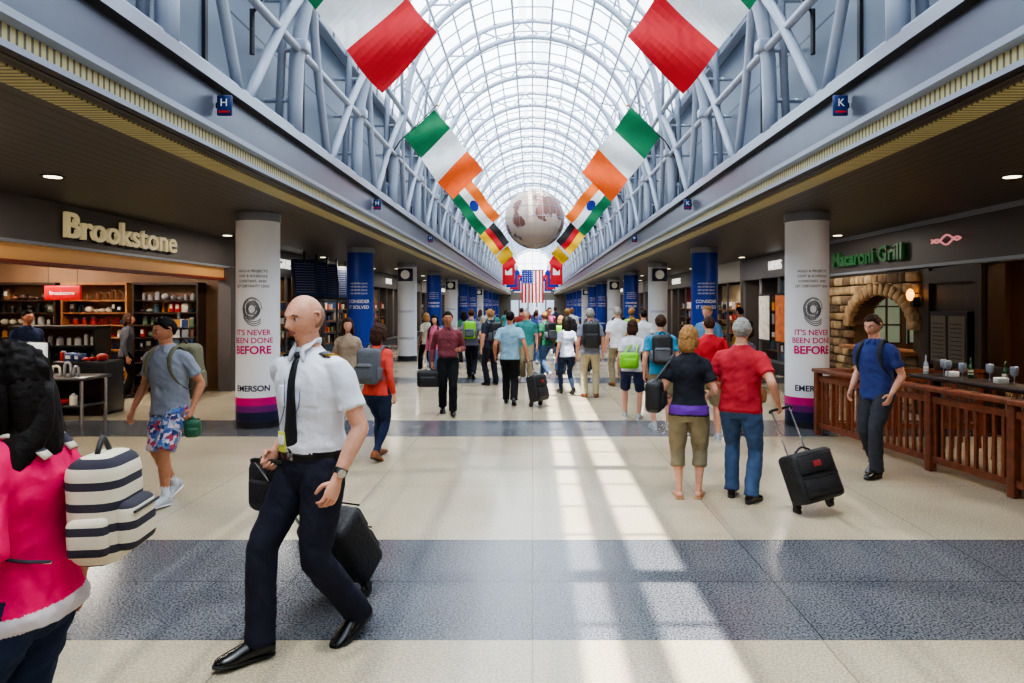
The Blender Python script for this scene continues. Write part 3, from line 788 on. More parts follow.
def head(mb, X, skin, hair, style, hi, fem, glasses=False):
    nu, nv = (72, 60) if hi == 2 else ((48, 40) if hi == 1 else (24, 20))
    def pos(th, ph):
        nx, ny, nz = sin(th) * sin(ph), -sin(th) * cos(ph), cos(th)
        a, b, c = .078, .098, (.112 if nz > 0 else .117)
        t = max(0, -nz)
        x, y, z = a * nx, b * ny, c * nz
        x *= 1 - .30 * t ** 1.5
        if y > 0: y *= 1 - .42 * t; y *= 1.08; x *= 1 + .07 * ny
        else:
            y *= 1 - .06 * t
        if ny < -.1:
            g = lambda cx, cz, sx, sz: exp(-((x - cx) / sx) ** 2 - ((z - cz) / sz) ** 2)
            y -= .023 * g(0, -.028, .013, .013) + .014 * g(0, -.006, .009, .024)
            y += .012 * (g(.031, .003, .017, .012) + g(-.031, .003, .017, .012))
            y -= .008 * g(0, .026, .042, .011); y += .006 * g(0, .085, .05, .03)
            y -= .007 * g(0, -.060, .022, .012); y += .004 * g(0, -.060, .025, .003)
            y -= .009 * g(0, -.098, .024, .016); y += .004 * g(0, -.078, .03, .008)
            y -= .004 * (g(.045, -.022, .018, .016) + g(-.045, -.022, .018, .016))
        return V3((x, y, z)), V3((nx, ny, nz))
    def grid(fn, m):
        vs = []
        for i in range(nv + 1):
            th = pi * i / nv
            for k in range(nu):
                s = (k / nu) * 2 - 1; ph = pi * math.copysign(abs(s) ** 1.3, s)
                vs.append(fn(th, ph))
        fs = [(i * nu + k, (i + 1) * nu + k, (i + 1) * nu + (k + 1) % nu, i * nu + (k + 1) % nu) for i in range(nv) for k in range(nu)]
        mb.add(vs, fs, m, True, X)
    grid(lambda th, ph: pos(th, ph)[0], skin)
    if hair is not None:
        thick = {'bald': .0032, 'short': .015, 'long': .022, 'pony': .012, 'bob': .024, 'crop': .007}[style]
        def hf(th, ph):
            p, n = pos(th, ph); a = abs(math.degrees(ph)); nz = n.z
            if style == 'bald':
                m = sstep(-.5, -.4, nz) * sstep(84, 96, a) * (1 - sstep(.25, .45, nz))
            else:
                if a < 45: hl = .58
                elif a < 85: hl = .58 - (a - 45) / 40 * .53
                elif a < 105: hl = .05 - (a - 85) / 20 * .1
                elif a < 130: hl = -.05 - (a - 105) / 25 * .5
                else: hl = -.55
                if style in ('long', 'bob') and a > 60: hl = -.75
                m = sstep(hl - .06, hl + .10, nz)
            nn_ = noise.noise(V3((p.x * 90, p.y * 60, p.z * 25))) * .5 + .9
            if style == 'bald': nn_ = 1
            return p + n * (-.006 + (thick + .006) * m * nn_) + V3((0, 0, .006 * m if style != 'bald' else 0))
        grid(hf, hair)
        if style == 'long':
            mb.tube([(0, .03, .06), (0, .07, -.02), (0, .085, -.12), (0, .095, -.24), (0, .09, -.34)], [(.05, .05), (.088, .055), (.095, .05), (.085, .04), (.05, .02)], hair, 14, ref=(1, 0, 0), X=X)
            for s in (-1, 1): mb.tube([(s * .06, 0, .06), (s * .085, .015, -.04), (s * .09, .02, -.14), (s * .085, .02, -.22)], [(.02, .04), (.022, .05), (.022, .04), (.01, .02)], hair, 10, ref=(1, 0, 0), X=X)
        if style == 'bob':
            mb.tube([(0, .04, .06), (0, .07, -.02), (0, .08, -.1), (0, .07, -.15)], [(.06, .05), (.088, .055), (.09, .045), (.06, .02)], hair, 14, ref=(1, 0, 0), X=X)
            for s in (-1, 1): mb.tube([(s * .06, 0, .06), (s * .086, .01, -.03), (s * .086, .01, -.1)], [(.02, .04), (.022, .05), (.01, .03)], hair, 10, ref=(1, 0, 0), X=X)
        if style == 'pony':
            mb.tube([(0, .09, .05), (0, .14, .03), (0, .155, -.06), (0, .13, -.17)], [.025, .032, .03, .01], hair, 10, X=X)
    for s in (-1, 1):
        mb.tube([(s * .072, -.002, .022), (s * .085, .012, .03), (s * .088, .022, .012), (s * .083, .014, -.012), (s * .074, .0, -.028)], [.007, .008, .008, .008, .006], skin, 6, X=X, sub=2)
        mb.ball((s * .077, .006, .0), (.008, .014, .024), skin, X=X, seg=8, rings=6)
    if hi:
        for s in (-1, 1):
            mb.ball((s * .031, -.0725, .005), (.0145, .0135, .0088), M_eye, X=X, seg=10, rings=8)
            mb.ball((s * .031, -.0815, .005), (.0062, .0055, .0062), M_iris, X=X, seg=8, rings=6)
            mb.tube([(s * .013, -.091, .021), (s * .032, -.0925, .028), (s * .05, -.078, .022)], [.003, .004, .002], hair if (hair and style != 'bald') else mat('brow', (96, 72, 56), .8), 6, X=X)
            mb.tube([(s * .016, -.0825, .012), (s * .031, -.0885, .0155), (s * .046, -.077, .010)], [.0024, .0034, .002], skin, 6, X=X)
        mb.tube([(-.023, -.083, -.060), (-.008, -.098, -.057), (.008, -.098, -.057), (.023, -.083, -.060)], [(.002, .002), (.004, .004), (.004, .004), (.002, .002)], M_lips, 8, X=X)
        mb.tube([(-.02, -.083, -.064), (0, -.097, -.067), (.02, -.083, -.064)], [.002, .005, .002], M_lips, 8, X=X)
    if glasses:
        for s in (-1, 1):
            pts = [(s * .031 + .019 * cos(t * pi / 5), -.097, .004 + .014 * sin(t * pi / 5)) for t in range(11)]
            mb.tube(pts, [.0018] * 11, M_black, 5, X=X, sub=1); mb.cyl((s * .05, -.095, .008), (s * .078, .0, .012), .0018, M_black, 5, X=X)
        mb.cyl((-.012, -.098, .006), (.012, -.098, .006), .0018, M_black, 5, X=X)

def hand(mb, wrist, d, u, n, skin, curl=.35, hi=1, s=1.):
    d = d.normalized(); u = (u - d * u.dot(d)).normalized(); n0 = d.cross(u)
    n = n0 if n0.dot(n) > 0 else -n0
    sg = 8 if hi else 6
    mb.tube([wrist - d * .02, wrist + d * .015, wrist + d * .05, wrist + d * .088, wrist + d * .1], [(.025 * s, .019 * s), (.029 * s, .019 * s), (.039 * s, .0175 * s), (.040 * s, .014 * s), (.035 * s, .009 * s)], skin, 12 if hi else 8, ref=u, sub=2)
    for i, (off, L) in enumerate(((.029, .072), (.0098, .08), (-.0098, .075), (-.029, .06))):
        p = wrist + d * (.088 - .004 * abs(i - 1)) + u * off; a = curl * .6; pts = [p - d * .012, p]
        for k in range(3):
            seg = L * (.42, .32, .26)[k]
            dr = d * cos(a) + n * sin(a) + u * (off * .8)
            p = p + dr * seg; pts.append(p); a += curl * 1.25
        mb.tube(pts, [.0085 * s, .0092 * s, .0086 * s, .0078 * s, .0055 * s], skin, sg, sub=2 if hi else 1)
    p = wrist + d * .03 + u * .026
    q = p + (d * .55 + u * .62 + n * .45).normalized() * .034
    r = q + (d * .85 + u * .15 + n * (.35 + curl * .5)).normalized() * .03
    t = r + (d * .9 + n * (.3 + curl * .6)).normalized() * .022
    mb.tube([p - u * .012, q, r, t], [.013 * s, .0115 * s, .0095 * s, .006 * s], skin, sg, sub=2)

WALK1 = ((.085, -.30, -14, 0), (-.085, .30, 38, 0))
WALK2 = ((.085, .30, 38, 0), (-.085, -.30, -14, 0))
WALKS1 = ((.085, -.18, -6, 0), (-.085, .2, 22, 0))
STAND = ((.11, 0, 0, 12), (-.11, .02, 0, -12))
STANDW = ((.14, -.05, 0, 12), (-.12, .06, 0, -12))
def person(name, x, y, H, yaw, top, bot, shoe, skin=M_skinA, hair=None, style='short', fem=False, sleeve='short', leg='long', pose=STAND, hands=None, lean=3., head_r=(0, 0), twist=0., hi=1, bulk=1., belly=0., tuck=False, curl=(.35, .35), drop=None, pole=None, glasses=False, sock=None, extra=None, belt=None, fold=.008):
    s = H / 1.8
    W = Matrix.Translation((x, y, 0)) @ Matrix.Rotation(radians(yaw), 4, 'Z') @ Matrix.Scale(s, 4)
    Wi = W.inverted()
    soft = MB(); hard = MB()
    anks = []; FM = []
    for (fx, fy, pit, fyaw) in pose:
        piv = V3((0, -.13, 0)) if pit > 0 else V3((0, .06, 0))
        T = Matrix.Translation((fx, fy, 0)) @ Matrix.Rotation(radians(fyaw), 4, 'Z') @ Matrix.Translation(piv) @ Matrix.Rotation(radians(pit), 4, 'X') @ Matrix.Translation(-piv)
        FM.append(T); anks.append(T @ V3((0, .0, .085)))
    if drop is None:
        drop = 0
        for sx, a in ((1, anks[0]), (-1, anks[1])):
            dx = a.x - sx * .09; rr = (.862) ** 2 - dx * dx - a.y ** 2
            drop = max(drop, .94 - (a.z + sqrt(max(.01, rr))))
    P = V3((0, 0, .94 - drop))
    hipw = .1 if fem else .092; shw = (.165 if fem else .19) * (.5 + .5 * bulk)
    MT = Matrix.Translation(P) @ Matrix.Rotation(radians(lean), 4, 'X')
    def tp(h, x_=0, y_=0):
        tw = radians(twist) * sstep(0, .4, h)
        return MT @ (Matrix.Rotation(tw, 4, 'Z') @ V3((x_, y_, h)))
    axx = lambda h: (MT.to_3x3() @ (Matrix.Rotation(radians(twist) * sstep(0, .4, h), 3, 'Z') @ V3((1, 0, 0))))
    b = bulk
    if fem: prof = [(-.06, .178, .125), (0, .172, .12), (.08, .15, .108), (.17, .135, .098), (.27, .145, .108), (.36, .158, .128), (.43, .158, .115), (.50, .135, .088), (.545, .08, .062), (.57, .052, .052)]
    else: prof = [(-.06, .172, .125), (0, .17, .122), (.08, .163, .117), (.17, .16, .115), (.28, .172, .122), (.38, .182, .125), (.44, .176, .114), (.485, .15, .098), (.52, .112, .08), (.55, .08, .068), (.575, .058, .058)]
    prof = [(h, rx * b, ry * b + belly * exp(-((h - .13) / .13) ** 2)) for h, rx, ry in prof]
    def ryat(h):
        for i in range(len(prof) - 1):
            if prof[i][0] <= h <= prof[i + 1][0]:
                t = (h - prof[i][0]) / (prof[i + 1][0] - prof[i][0]); return prof[i][2] * (1 - t) + prof[i + 1][2] * t
        return prof[0][2]
    def rings(m, sel, grow=0., seg=24):
        pts = [tp(h, 0, -belly * .4 * exp(-((h - .13) / .13) ** 2)) for h, _, _ in sel]
        soft.tube(pts, [(rx + grow, ry + grow) for _, rx, ry in sel], m, seg, ref=axx(.3), sub=2, e=2.3)
    if tuck:
        sel = [(.065, prof[2][1] * .99, prof[2][2] * .99)] + [(.1, prof[2][1] * 1.03 + .004, prof[2][2] * 1.03 + .004)] + [p for p in prof if p[0] > .12]
        rings(top, sel, .006)
        if belt: rings(belt, [(.035, prof[2][1], prof[2][2]), (.072, prof[2][1], prof[2][2])], .009)
        rings(bot, [(-.13, .12 * b, .1 * b), (-.06, prof[0][1], prof[0][2]), (0, prof[1][1], prof[1][2]), (.045, prof[2][1], prof[2][2])], .004)
    else:
        sel = [(-.075, prof[0][1] * 1.03, prof[0][2] * 1.04)] + [p for p in prof if p[0] > -.05]
        rings(top, sel, .014)
        rings(bot, [(-.14, .12 * b, .1 * b), (-.07, prof[0][1], prof[0][2]), (0, prof[1][1] * .98, prof[1][2] * .98)], .0)
    nk = tp(.52); hc = tp(.652, 0, -.02) + V3((0, -.005, .068))
    soft.tube([nk, tp(.58, 0, -.002), hc + V3((0, .012, -.07))], [(.068, .062), (.06, .06), (.057, .06)] if not fem else [(.05, .05), (.044, .047), (.045, .05)], skin, 14, ref=(1, 0, 0))
    if not extra and not fem:
        hard.tube([tp(.548, 0, -.004), tp(.585, 0, .004)], [(.074, .072), (.064, .064)], top, 18, ref=(1, 0, 0), sub=1)
        for s_ in (-1, 1): hard.tube([tp(.58, s_ * .05, -.035), tp(.555, s_ * .03, -.078), tp(.52, s_ * .05, -(ryat(.52) + .012))], [(.007, .02), (.007, .024), (.005, .005)], top, 8, ref=(0, 1, 0))
    for i, sx in enumerate((1, -1)):
        hip = MT @ V3((sx * hipw, 0, -.02)); an = anks[i]
        R3 = Matrix.Rotation(radians(pose[i][3]), 3, 'Z')
        kn, an = ik(hip, an, .435, .435, R3 @ V3((0, -1, 0)))
        th = lambda t: hip.lerp(kn, t); ca = lambda t: kn.lerp(an, t)
        kf = 1 + (b - 1) * .6
        if leg == 'long':
            soft.tube([hip + V3((0, 0, .05)), th(.15), th(.5), th(.93), ca(.12), ca(.5), ca(.9), ca(1.0) + V3((0, 0, -.015))], [.085 * kf, (.104 * kf, .108 * kf), (.092 * kf, .096 * kf), .076, .074, .073, .070, .074], bot, 18, ref=(1, 0, 0))
            soft.tube([ca(.85), an + V3((0, 0, -.02))], [.04, .04], sock or M_black, 12)
        elif leg == 'slim':
            soft.tube([hip + V3((0, 0, .05)), th(.15), th(.5), th(.93), ca(.12), ca(.4), ca(.9), ca(.97)], [.085, (.102, .106), (.086, .09), .062, .058, .058, .044, .044], bot, 18, ref=(1, 0, 0))
            soft.tube([ca(.85), an + V3((0, 0, -.02))], [.036, .036], skin, 12)
        else:
            e_ = {'shorts': .98, 'short': .45, 'capri': 1.45}[leg]
            def lp(t): return th(t) if t <= 1 else ca(t - 1)
            ts = [.15, .5, min(e_ - .1, .9)] + ([1.0, 1.25] if e_ > 1.2 else []) + [e_]
            if e_ < .6: ts = [.15, .3, e_]
            rr = [.106 * kf, .1 * kf, .09] + ([.078, .076] if e_ > 1.2 else []) + [.09 if e_ < 1.2 else .078]
            if e_ < .6: rr = [.106, .102, .102]
            soft.tube([hip + V3((0, 0, .05))] + [lp(t) for t in ts], [.085] + rr, bot, 18, ref=(1, 0, 0))
            soft.tube([th(.2), th(.6), th(.92), kn, ca(.15), ca(.35), ca(.7), ca(.93), an + V3((0, 0, -.02))], [.08, .07, .056, .054, .05, .057, .042, .033, .036], skin, 14, ref=(1, 0, 0))
            if sock: soft.tube([ca(.75), ca(.9), an + V3((0, 0, -.02))], [.044, .038, .042], sock, 12)
        T = FM[i]
        w_ = .9 if fem else 1.
        if shoe[1] == 'sandal':
            sh = MB(); sh.tube([(0, .065, .03), (0, .03, .035), (0, -.06, .035), (0, -.14, .025), (0, -.185, .018)], [(.028, .03), (.033, .04), (.042, .032), (.044, .02), (.02, .012)], skin, 14, ref=(1, 0, 0), flat=.012)
            sh.rbox((0, -.06, .008), (.09, .27, .016), .007, shoe[0]); sh.tube([(-.045, -.1, .01), (0, -.1, .055), (.045, -.1, .01)], [.008] * 3, shoe[0], 6); sh.tube([(-.035, .02, .03), (0, .055, .06), (.035, .02, .03)], [.006] * 3, shoe[0], 6)
        else:
            sh = MB(); sh.tube([(0, .072, .045), (0, .06, .045), (0, .01, .052), (0, -.06, .045), (0, -.13, .03), (0, -.185, .022), (0, -.205, .018)], [(.018 * w_, .035), (.036 * w_, .045), (.038 * w_, .052), (.043 * w_, .044), (.049 * w_, .032), (.036 * w_, .02), (.012, .008)], shoe[0], 16, ref=(1, 0, 0), flat=.012)
            sole = shoe[2] if len(shoe) > 2 else M_black
            sh.tube([(0, .078, .01), (0, .05, .01), (0, -.05, .01), (0, -.13, .01), (0, -.19, .01), (0, -.212, .01)], [(.015, .01), (.038 * w_, .01), (.04 * w_, .01), (.05 * w_, .01), (.036 * w_, .01), (.01, .01)], sole, 14, ref=(1, 0, 0), flat=0)
            sh.tube([(0, .015, .06), (0, .01, .11)], [.042, .042], shoe[0], 12)
            for q in (0, 1, 2): sh.cyl((-.018, -.05 - q * .022, .088 - q * .009), (.018, -.05 - q * .022, .088 - q * .009), .003, M_txtg if len(shoe) > 2 else M_black, 5)
        hard.join(sh, T)
    HW = []
    defh = [(.27, -.03, .80), (-.27, -.03, .80)]
    hh = hands or defh; hd = []
    for i, sx in enumerate((1, -1)):
        tgt = V3(hh[i][:3])
        if len(hh[i]) > 3: tgt = Wi @ V3(hh[i][:3])
        sh_ = tp(.462, sx * (shw - .008), 0)
        pl_ = V3(pole[i]) if pole else V3((sx * .35, 1, -.15))
        v = tgt - sh_
        wr = tgt - v.normalized() * .075
        el, wr = ik(sh_, wr, .30, .255, pl_)
        fd = (wr - el).normalized()
        inn = tp(.475, sx * shw * .45, 0)
        ua = lambda t: sh_.lerp(el, t); fa = lambda t: el.lerp(wr, t)
        af = (.88 if fem else 1.) * (.6 + .4 * b)
        if sleeve == 'long':
            soft.tube([inn, sh_, ua(.3), ua(.9), fa(.15), fa(.6), fa(.95)], [.05, .063 * af, .06 * af, .052 * af, .05 * af, .044 * af, .04 * af], top, 14)
        else:
            se = {'short': .66, 'none': .08, 'mid': .98}[sleeve]
            soft.tube([inn, sh_, ua(se * .6), ua(se)], [.05, .063 * af, .063 * af, .068 * af if sleeve != 'mid' else .055], top, 14)
            soft.tube([sh_, ua(.35), ua(.85), el, fa(.2), fa(.6), fa(.92), wr], [.05 * af, .05 * af, .042 * af, .04 * af, .043 * af, .036 * af, .027 * af, .026 * af], skin, 12)
        soft.tube([fa(.85), wr, wr + fd * .01], [(.028, .024)] * 3, skin, 10)
        fwd = V3((0, -1, .1))
        dd = (fd + V3((0, 0, -.35))).normalized() if curl[i] < .8 else fd
        hand(hard, wr, dd, fwd, V3((-sx, 0, 0)), skin, curl[i], 1 if hi else 0, .92 if fem else 1.)
        HW.append(W @ (wr + dd * .075)); hd.append((el, wr, fd))
    hx = Matrix.Translation(hc) @ Matrix.Rotation(radians(head_r[0]), 4, 'Z') @ Matrix.Rotation(radians(head_r[1]), 4, 'X')
    head(hard, hx, skin, hair, style, hi, fem, glasses)
    if extra: extra(hard, tp, ryat, hd, soft)
    vox = {2: .0085, 1: .012, 0: .019}[hi]
    body = remesh(soft, vox, {2: 3, 1: 2, 0: 1}[hi], fold)
    body.join(hard)
    body.V = [W @ v for v in body.V]
    body.V = [v - V3((x, y, 0)) for v in body.V]
    ob = body.obj(name, loc=(x, y, 0))
    return dict(ob=ob, W=W, MT=W @ MT, hands=HW, tp=lambda h, a=0, c=0: W @ tp(h, a, c), s=s)

def suitcase(name, wx, wy, hd_, m, w=.38, h=.55, dp=.23, side=None, trim=None):
    base = V3((wx, wy, .045)); ax = (hd_ - base); Lh = ax.length; ax.normalize()
    hz = V3((ax.x, ax.y, 0))
    sd = V3((0, 0, 1)).cross(hz).normalized() if side is None else V3(side).normalized()
    sd = (sd - ax * sd.dot(ax)).normalized()
    nr_ = sd.cross(ax)
    if nr_.z < 0: nr_ = -nr_; sd = -sd
    X = Matrix.Translation(base) @ Matrix(((sd.x, nr_.x, ax.x, 0), (sd.y, nr_.y, ax.y, 0), (sd.z, nr_.z, ax.z, 0), (0, 0, 0, 1)))
    mb = MB(); tr = trim or M_dark
    c = dp / 2 - .01
    mb.rbox((0, c, .04 + h / 2), (w, dp, h), .05, m, X=X, seg=3)
    for zz in (.05 + h * .27, .05 + h * .7): mb.rbox((0, c + dp / 2, zz), (w * .82, .05, h * .36), .022, m, X=X)
    for zz in (.05 + h * .46, .05 + h * .9): mb.cyl((-w * .4, c + dp / 2 + .026, zz), (w * .4, c + dp / 2 + .026, zz), .006, tr, 6, X=X)
    for sx in (-1, 1):
        mb.cyl((sx * (w / 2 - .06), 0, 0), (sx * (w / 2 - .03), 0, 0), .043, M_black, 14, X=X)
        mb.box((sx * (w / 2 - .045), .02, .04), (.05, .05, .06), M_black, X=X)
        mb.cyl((sx * .1, .02, h), (sx * .1, .0, Lh), .008, M_chrome, 8, X=X)
    mb.tube([(-.115, 0, Lh - .02), (-.1, 0, Lh), (.1, 0, Lh), (.115, 0, Lh - .02)], [.013] * 4, M_black, 10, X=X)
    mb.tube([(-.08, c, h + .04), (0, c, h + .08), (.08, c, h + .04)], [.01] * 3, M_black, 8, X=X)
    mb.rbox((0, c + dp / 2 + .028, .05 + h * .7), (.08, .006, .05), .003, mat('red_label', (150, 40, 40), .5), X=X)
    return mb.obj(name)

def backpack(P, m, m2, w=.30, h=.44, dp=.17, name='backpack', off=.0, lift=.3, side=0., sq=1., fr=1.):
    mb = MB(); tp = P['tp']
    o = tp(lift, side, .125 + dp / 2 + off); up = (tp(.5) - tp(.2)).normalized(); rt = (tp(.3, .1) - tp(.3, -.1)).normalized(); bk = rt.cross(up) * -1
    if bk.dot(tp(.3, 0, .3) - tp(.3)) < 0: bk = -bk
    X = Matrix.Translation(o) @ Matrix(((rt.x, bk.x, up.x, 0), (rt.y, bk.y, up.y, 0), (rt.z, bk.z, up.z, 0), (0, 0, 0, 1)))
    mb.rbox((0, 0, 0), (w, dp, h), .065, m, X=X, seg=4)
    mb.rbox((0, dp / 2, -h * .16), (w * .78, .08, h * .46), .035, m2, X=X, seg=3)
    mb.cyl((-w * .36, dp / 2 + .043, -h * .02), (w * .36, dp / 2 + .043, -h * .02), .005, M_dark, 6, X=X)
    for sx in (-1, 1): mb.rbox((sx * w / 2, 0, -h * .2), (.05, dp * .7, h * .35), .02, m2, X=X)
    mb.tube([(-.04, 0, h / 2), (0, 0, h / 2 + .05), (.04, 0, h / 2)], [.009] * 3, M_dark, 6, X=X)
    dr = (1 - fr) * .1
    for sx in (-1, 1):
        pts = [tp(.46, sx * .09 * sq, .13), tp(.545 - dr, sx * .10 * sq, .05), tp(.55 - dr * 1.5, sx * .105 * sq, -.03), tp(.47, sx * .12 * sq, -.115 * fr), tp(.34, sx * .14 * sq, -.135 * fr), tp(.22, sx * .165 * sq, -.07), tp(.15, sx * .17 * sq, .03), tp(.12, sx * .13 * sq, .14)]
        mb.tube(pts, [(.026, .008), (.028, .012), (.028, .012), (.026, .01), (.02, .008), (.012, .006), (.01, .005), (.01, .005)], m2, 8, ref=rt, sub=3)
    return mb.obj(name)

def handbag(c, m, w=.34, h=.28, dp=.14, yaw=0, top=None, name='shoulder_bag'):
    mb = MB(); X = Matrix.Translation(c) @ Matrix.Rotation(radians(yaw), 4, 'Z')
    mb.rbox((0, 0, 0), (w, dp, h), .05, m, X=X, seg=3); mb.rbox((0, -dp / 2, -.03), (w * .7, .04, h * .5), .018, m, X=X)
    mb.cyl((-w * .4, 0, h / 2), (w * .4, 0, h / 2), .008, M_dark, 6, X=X)
    if top is not None:
        t = V3(top); a = X @ V3((-w * .35, 0, h / 2 - .02)); b_ = X @ V3((w * .35, 0, h / 2 - .02))
        mb.tube([a, a.lerp(t, .6), t + V3((0, 0, .01)), b_.lerp(t, .6), b_], [(.014, .006)] * 5, m, 8, sub=4)
    return mb.obj(name)

C = cloth
jeans = C('jeans', (66, 86, 118), .25); jeansd = C('dark_jeans', (32, 42, 68), .2); khaki = C('khaki', (134, 122, 98)); blk = C('black', (24, 24, 28)); navy = C('navy', (28, 28, 40))
H_br = mat('hair_brown', (62, 38, 26), .7, 0, 40, .35, .7, 65, spec=.2); H_dk = mat('hair_dark', (20, 14, 12), .6, 0, 40, .3, .35, 45, spec=.15); H_gr = mat('hair_grey', (150, 146, 140), .7, 0, 40, .25, .7, 65, spec=.2); H_bl = mat('hair_blonde', (158, 116, 70), .7, 0, 40, .3, .7, 65, spec=.2)
SH_b = (mat('leather_black', (18, 16, 18), .25), 'shoe'); SH_br = (mat('leather_brown', (130, 74, 38), .45), 'shoe'); SH_w = (mat('sneaker_grey', (180, 182, 188), .6), 'shoe', M_txtw); SH_s = (mat('sandal_tan', (170, 130, 90), .6), 'sandal')
nyb = mat('nylon_black', (24, 24, 28), .6, 0, 0, 0, .4, 40); nyg = mat('nylon_grey', (84, 88, 96), .7, 0, 0, 0, .4, 40); nyt = mat('canvas_olive', (104, 100, 76), .8, 0, 0, 0, .4, 40); nygr = mat('nylon_lime', (120, 195, 30), .6)

def pilot_extra(hard, tp, ryat, hd, soft):
    tie = mat('tie_black', (20, 22, 32), .5)
    fy = lambda h, o=.012: -(ryat(h) + o)
    pts = [tp(h, 0, fy(h) + (.01 if h > .5 else 0)) for h in (.535, .5, .42, .32, .22, .13, .07)]
    hard.tube(pts, [(.016, .008), (.02, .006), (.024, .005), (.03, .005), (.037, .005), (.043, .005), (.005, .003)], tie, 10, ref=tp(.3, 1) - tp(.3, 0), sub=2)
    hard.ball(tp(.54, 0, fy(.54) + .004), (.02, .015, .02), tie)
    shirt = MATS['cloth_pilot_white']
    for s in (-1, 1):
        hard.tube([tp(.60, s * .05, .03), tp(.595, s * .05, -.035), tp(.565, s * .03, -.078), tp(.515, s * .045, fy(.515) + .002)], [(.008, .02), (.008, .024), (.008, .024), (.006, .006)], shirt, 8, ref=(0, 1, 0))
        a = tp(.548, s * .09, 0); b = tp(.522, s * .165, 0)
        hard.tube([a, b], [(.035, .006), (.032, .006)], tie, 8, ref=(0, 1, 0), sub=1)
        for t in (.55, .7, .85):
            c = a.lerp(b, t); hard.box(c + V3((0, 0, .006)), (.008, .06, .006), mat('gold_braid', (200, 165, 80), .4, .6))
        hard.rbox(tp(.35, s * .088, fy(.35, .002) + .014), (.09, .016, .1), .006, shirt, rot=Matrix.Rotation(radians(s * 22 + 8), 4, 'Z'))
        hard.tube([tp(.57, s * .055, -.04), tp(.44, s * .05, fy(.44, .01) + .008), tp(.3, s * .045, fy(.3) + .004), tp(.2, s * .03 - .06, fy(.2, .01) + .002)], [(.003, .0015)] * 4, M_blue, 6, ref=(1, 0, 0))
    hard.rbox(tp(.12, -.06, fy(.12, .018)), (.065, .008, .1), .004, mat('badge_card', (205, 215, 90), .4)); hard.rbox(tp(.13, -.06, fy(.13, .024)), (.05, .004, .045), .002, M_txtw)
    hard.rbox(tp(.053, 0, fy(.053, .012)), (.045, .01, .035), .004, M_chrome)
    hard.rbox(tp(.02, -.13, -.09), (.05, .04, .08), .01, M_black)
    el, wr, fd = hd[0]
    c = wr - fd * .03
    hard.tube([c - fd * .012, c + fd * .012], [.035, .035], M_black, 14, sub=1); hard.tube([c + V3((.028, -.012, 0)), c + V3((.042, -.018, 0))], [.02, .02], M_chrome, 12, sub=1)
W_pilot = C('pilot_white', (226, 228, 238), .03)
P = person('pilot', -1.19, 3.72, 1.96, -40, W_pilot, C('pilot_trousers', (32, 33, 46), .1), SH_b, M_skinA, mat('hair_shaved', (150, 112, 94), .8), 'bald', pose=((.07, .24, 20, 8), (-.08, -.25, -5, -8)), hands=((-.98, 3.42, .90, 1), (-1.42, 3.78, .97, 1)), lean=3, head_r=(10, 8), twist=16, hi=2, tuck=True, curl=(.5, .95), extra=pilot_extra, belt=mat('belt_black', (20, 20, 22), .3), bulk=1.0, fold=.0055)
suitcase('rolling_suitcase', -1.18, 4.38, P['hands'][1], nyb, w=.36, h=.5, dp=.25)
handbag((-1.50, 3.98, .80), nyb, .30, .3, .18, -30, P['hands'][1], 'flight_bag')

pink = C('pink', (225, 20, 95))
def pink_extra(hard, tp, ryat, hd, soft):
    hard.tube([tp(.70, 0, .05), tp(.56, .05, .06), tp(.45, .12, .03), tp(.32, .14, -.02), tp(.2, .13, -.03)], [(.06, .05), (.07, .05), (.06, .04), (.05, .035), (.012, .012)], H_dk, 14, ref=(0, 1, 0))
    soft.tube([tp(-.085), tp(-.05), tp(-.03)], [(.204, .152), (.204, .152), (.19, .14)], C('white_hem', (200, 190, 192)), 22, ref=(1, 0, 0), e=2.3)
PW = person('woman_in_pink_jacket', -1.68, 2.28, 1.74, -84, pink, jeansd, SH_b, M_skinB, H_dk, 'long', True, 'mid', pose=WALKS1, hands=((.26, -.16, .84), (-.25, .05, .82)), lean=3, head_r=(-10, 5), hi=2, fold=.007, extra=pink_extra)
stripe = striped('canvas_striped', (215, 203, 180), (46, 42, 54), .07, 2, .4, .85)
backpack(PW, stripe, stripe, .25, .37, .18, 'striped_backpack', .02, .25, -.06, .86, .9)

grey = C('grey_tee', (136, 140, 152)); plaidm = plaid('pattern_plaid_shorts', [(70, 90, 150), (205, 205, 215), (170, 60, 84), (90, 125, 175), (215, 185, 190), (40, 55, 100), (150, 160, 185)], 26)
PB = person('man_in_plaid_shorts', -3.42, 6.45, 1.76, -12, grey, plaidm, SH_w, M_skinB, H_dk, 'short', pose=WALKS1, hands=((.30, -.05, .84), (-.36, -.10, .82)), leg='shorts', head_r=(-25, 12), lean=5, hi=1, curl=(.9, .5), sock=C('white', (215, 215, 218)))
backpack(PB, nyt, nyt, .34, .5, .2)
handbag(PB['hands'][0] + V3((0.02, 0, -.12)), mat('bag_dark_green', (34, 84, 56), .5), .15, .17, .09, 20, PB['hands'][0], 'green_pouch')

PC = person('woman_in_coral_sweater', -1.86, 8.15, 1.64, 160, C('coral', (210, 76, 66)), jeansd, SH_br, M_skinA, H_br, 'bob', True, 'long', 'slim', pose=WALKS1, hands=((.34, -.26, .98), (-.24, -.05, .8)), hi=1)
backpack(PC, nyg, nyg, .29, .42, .16)

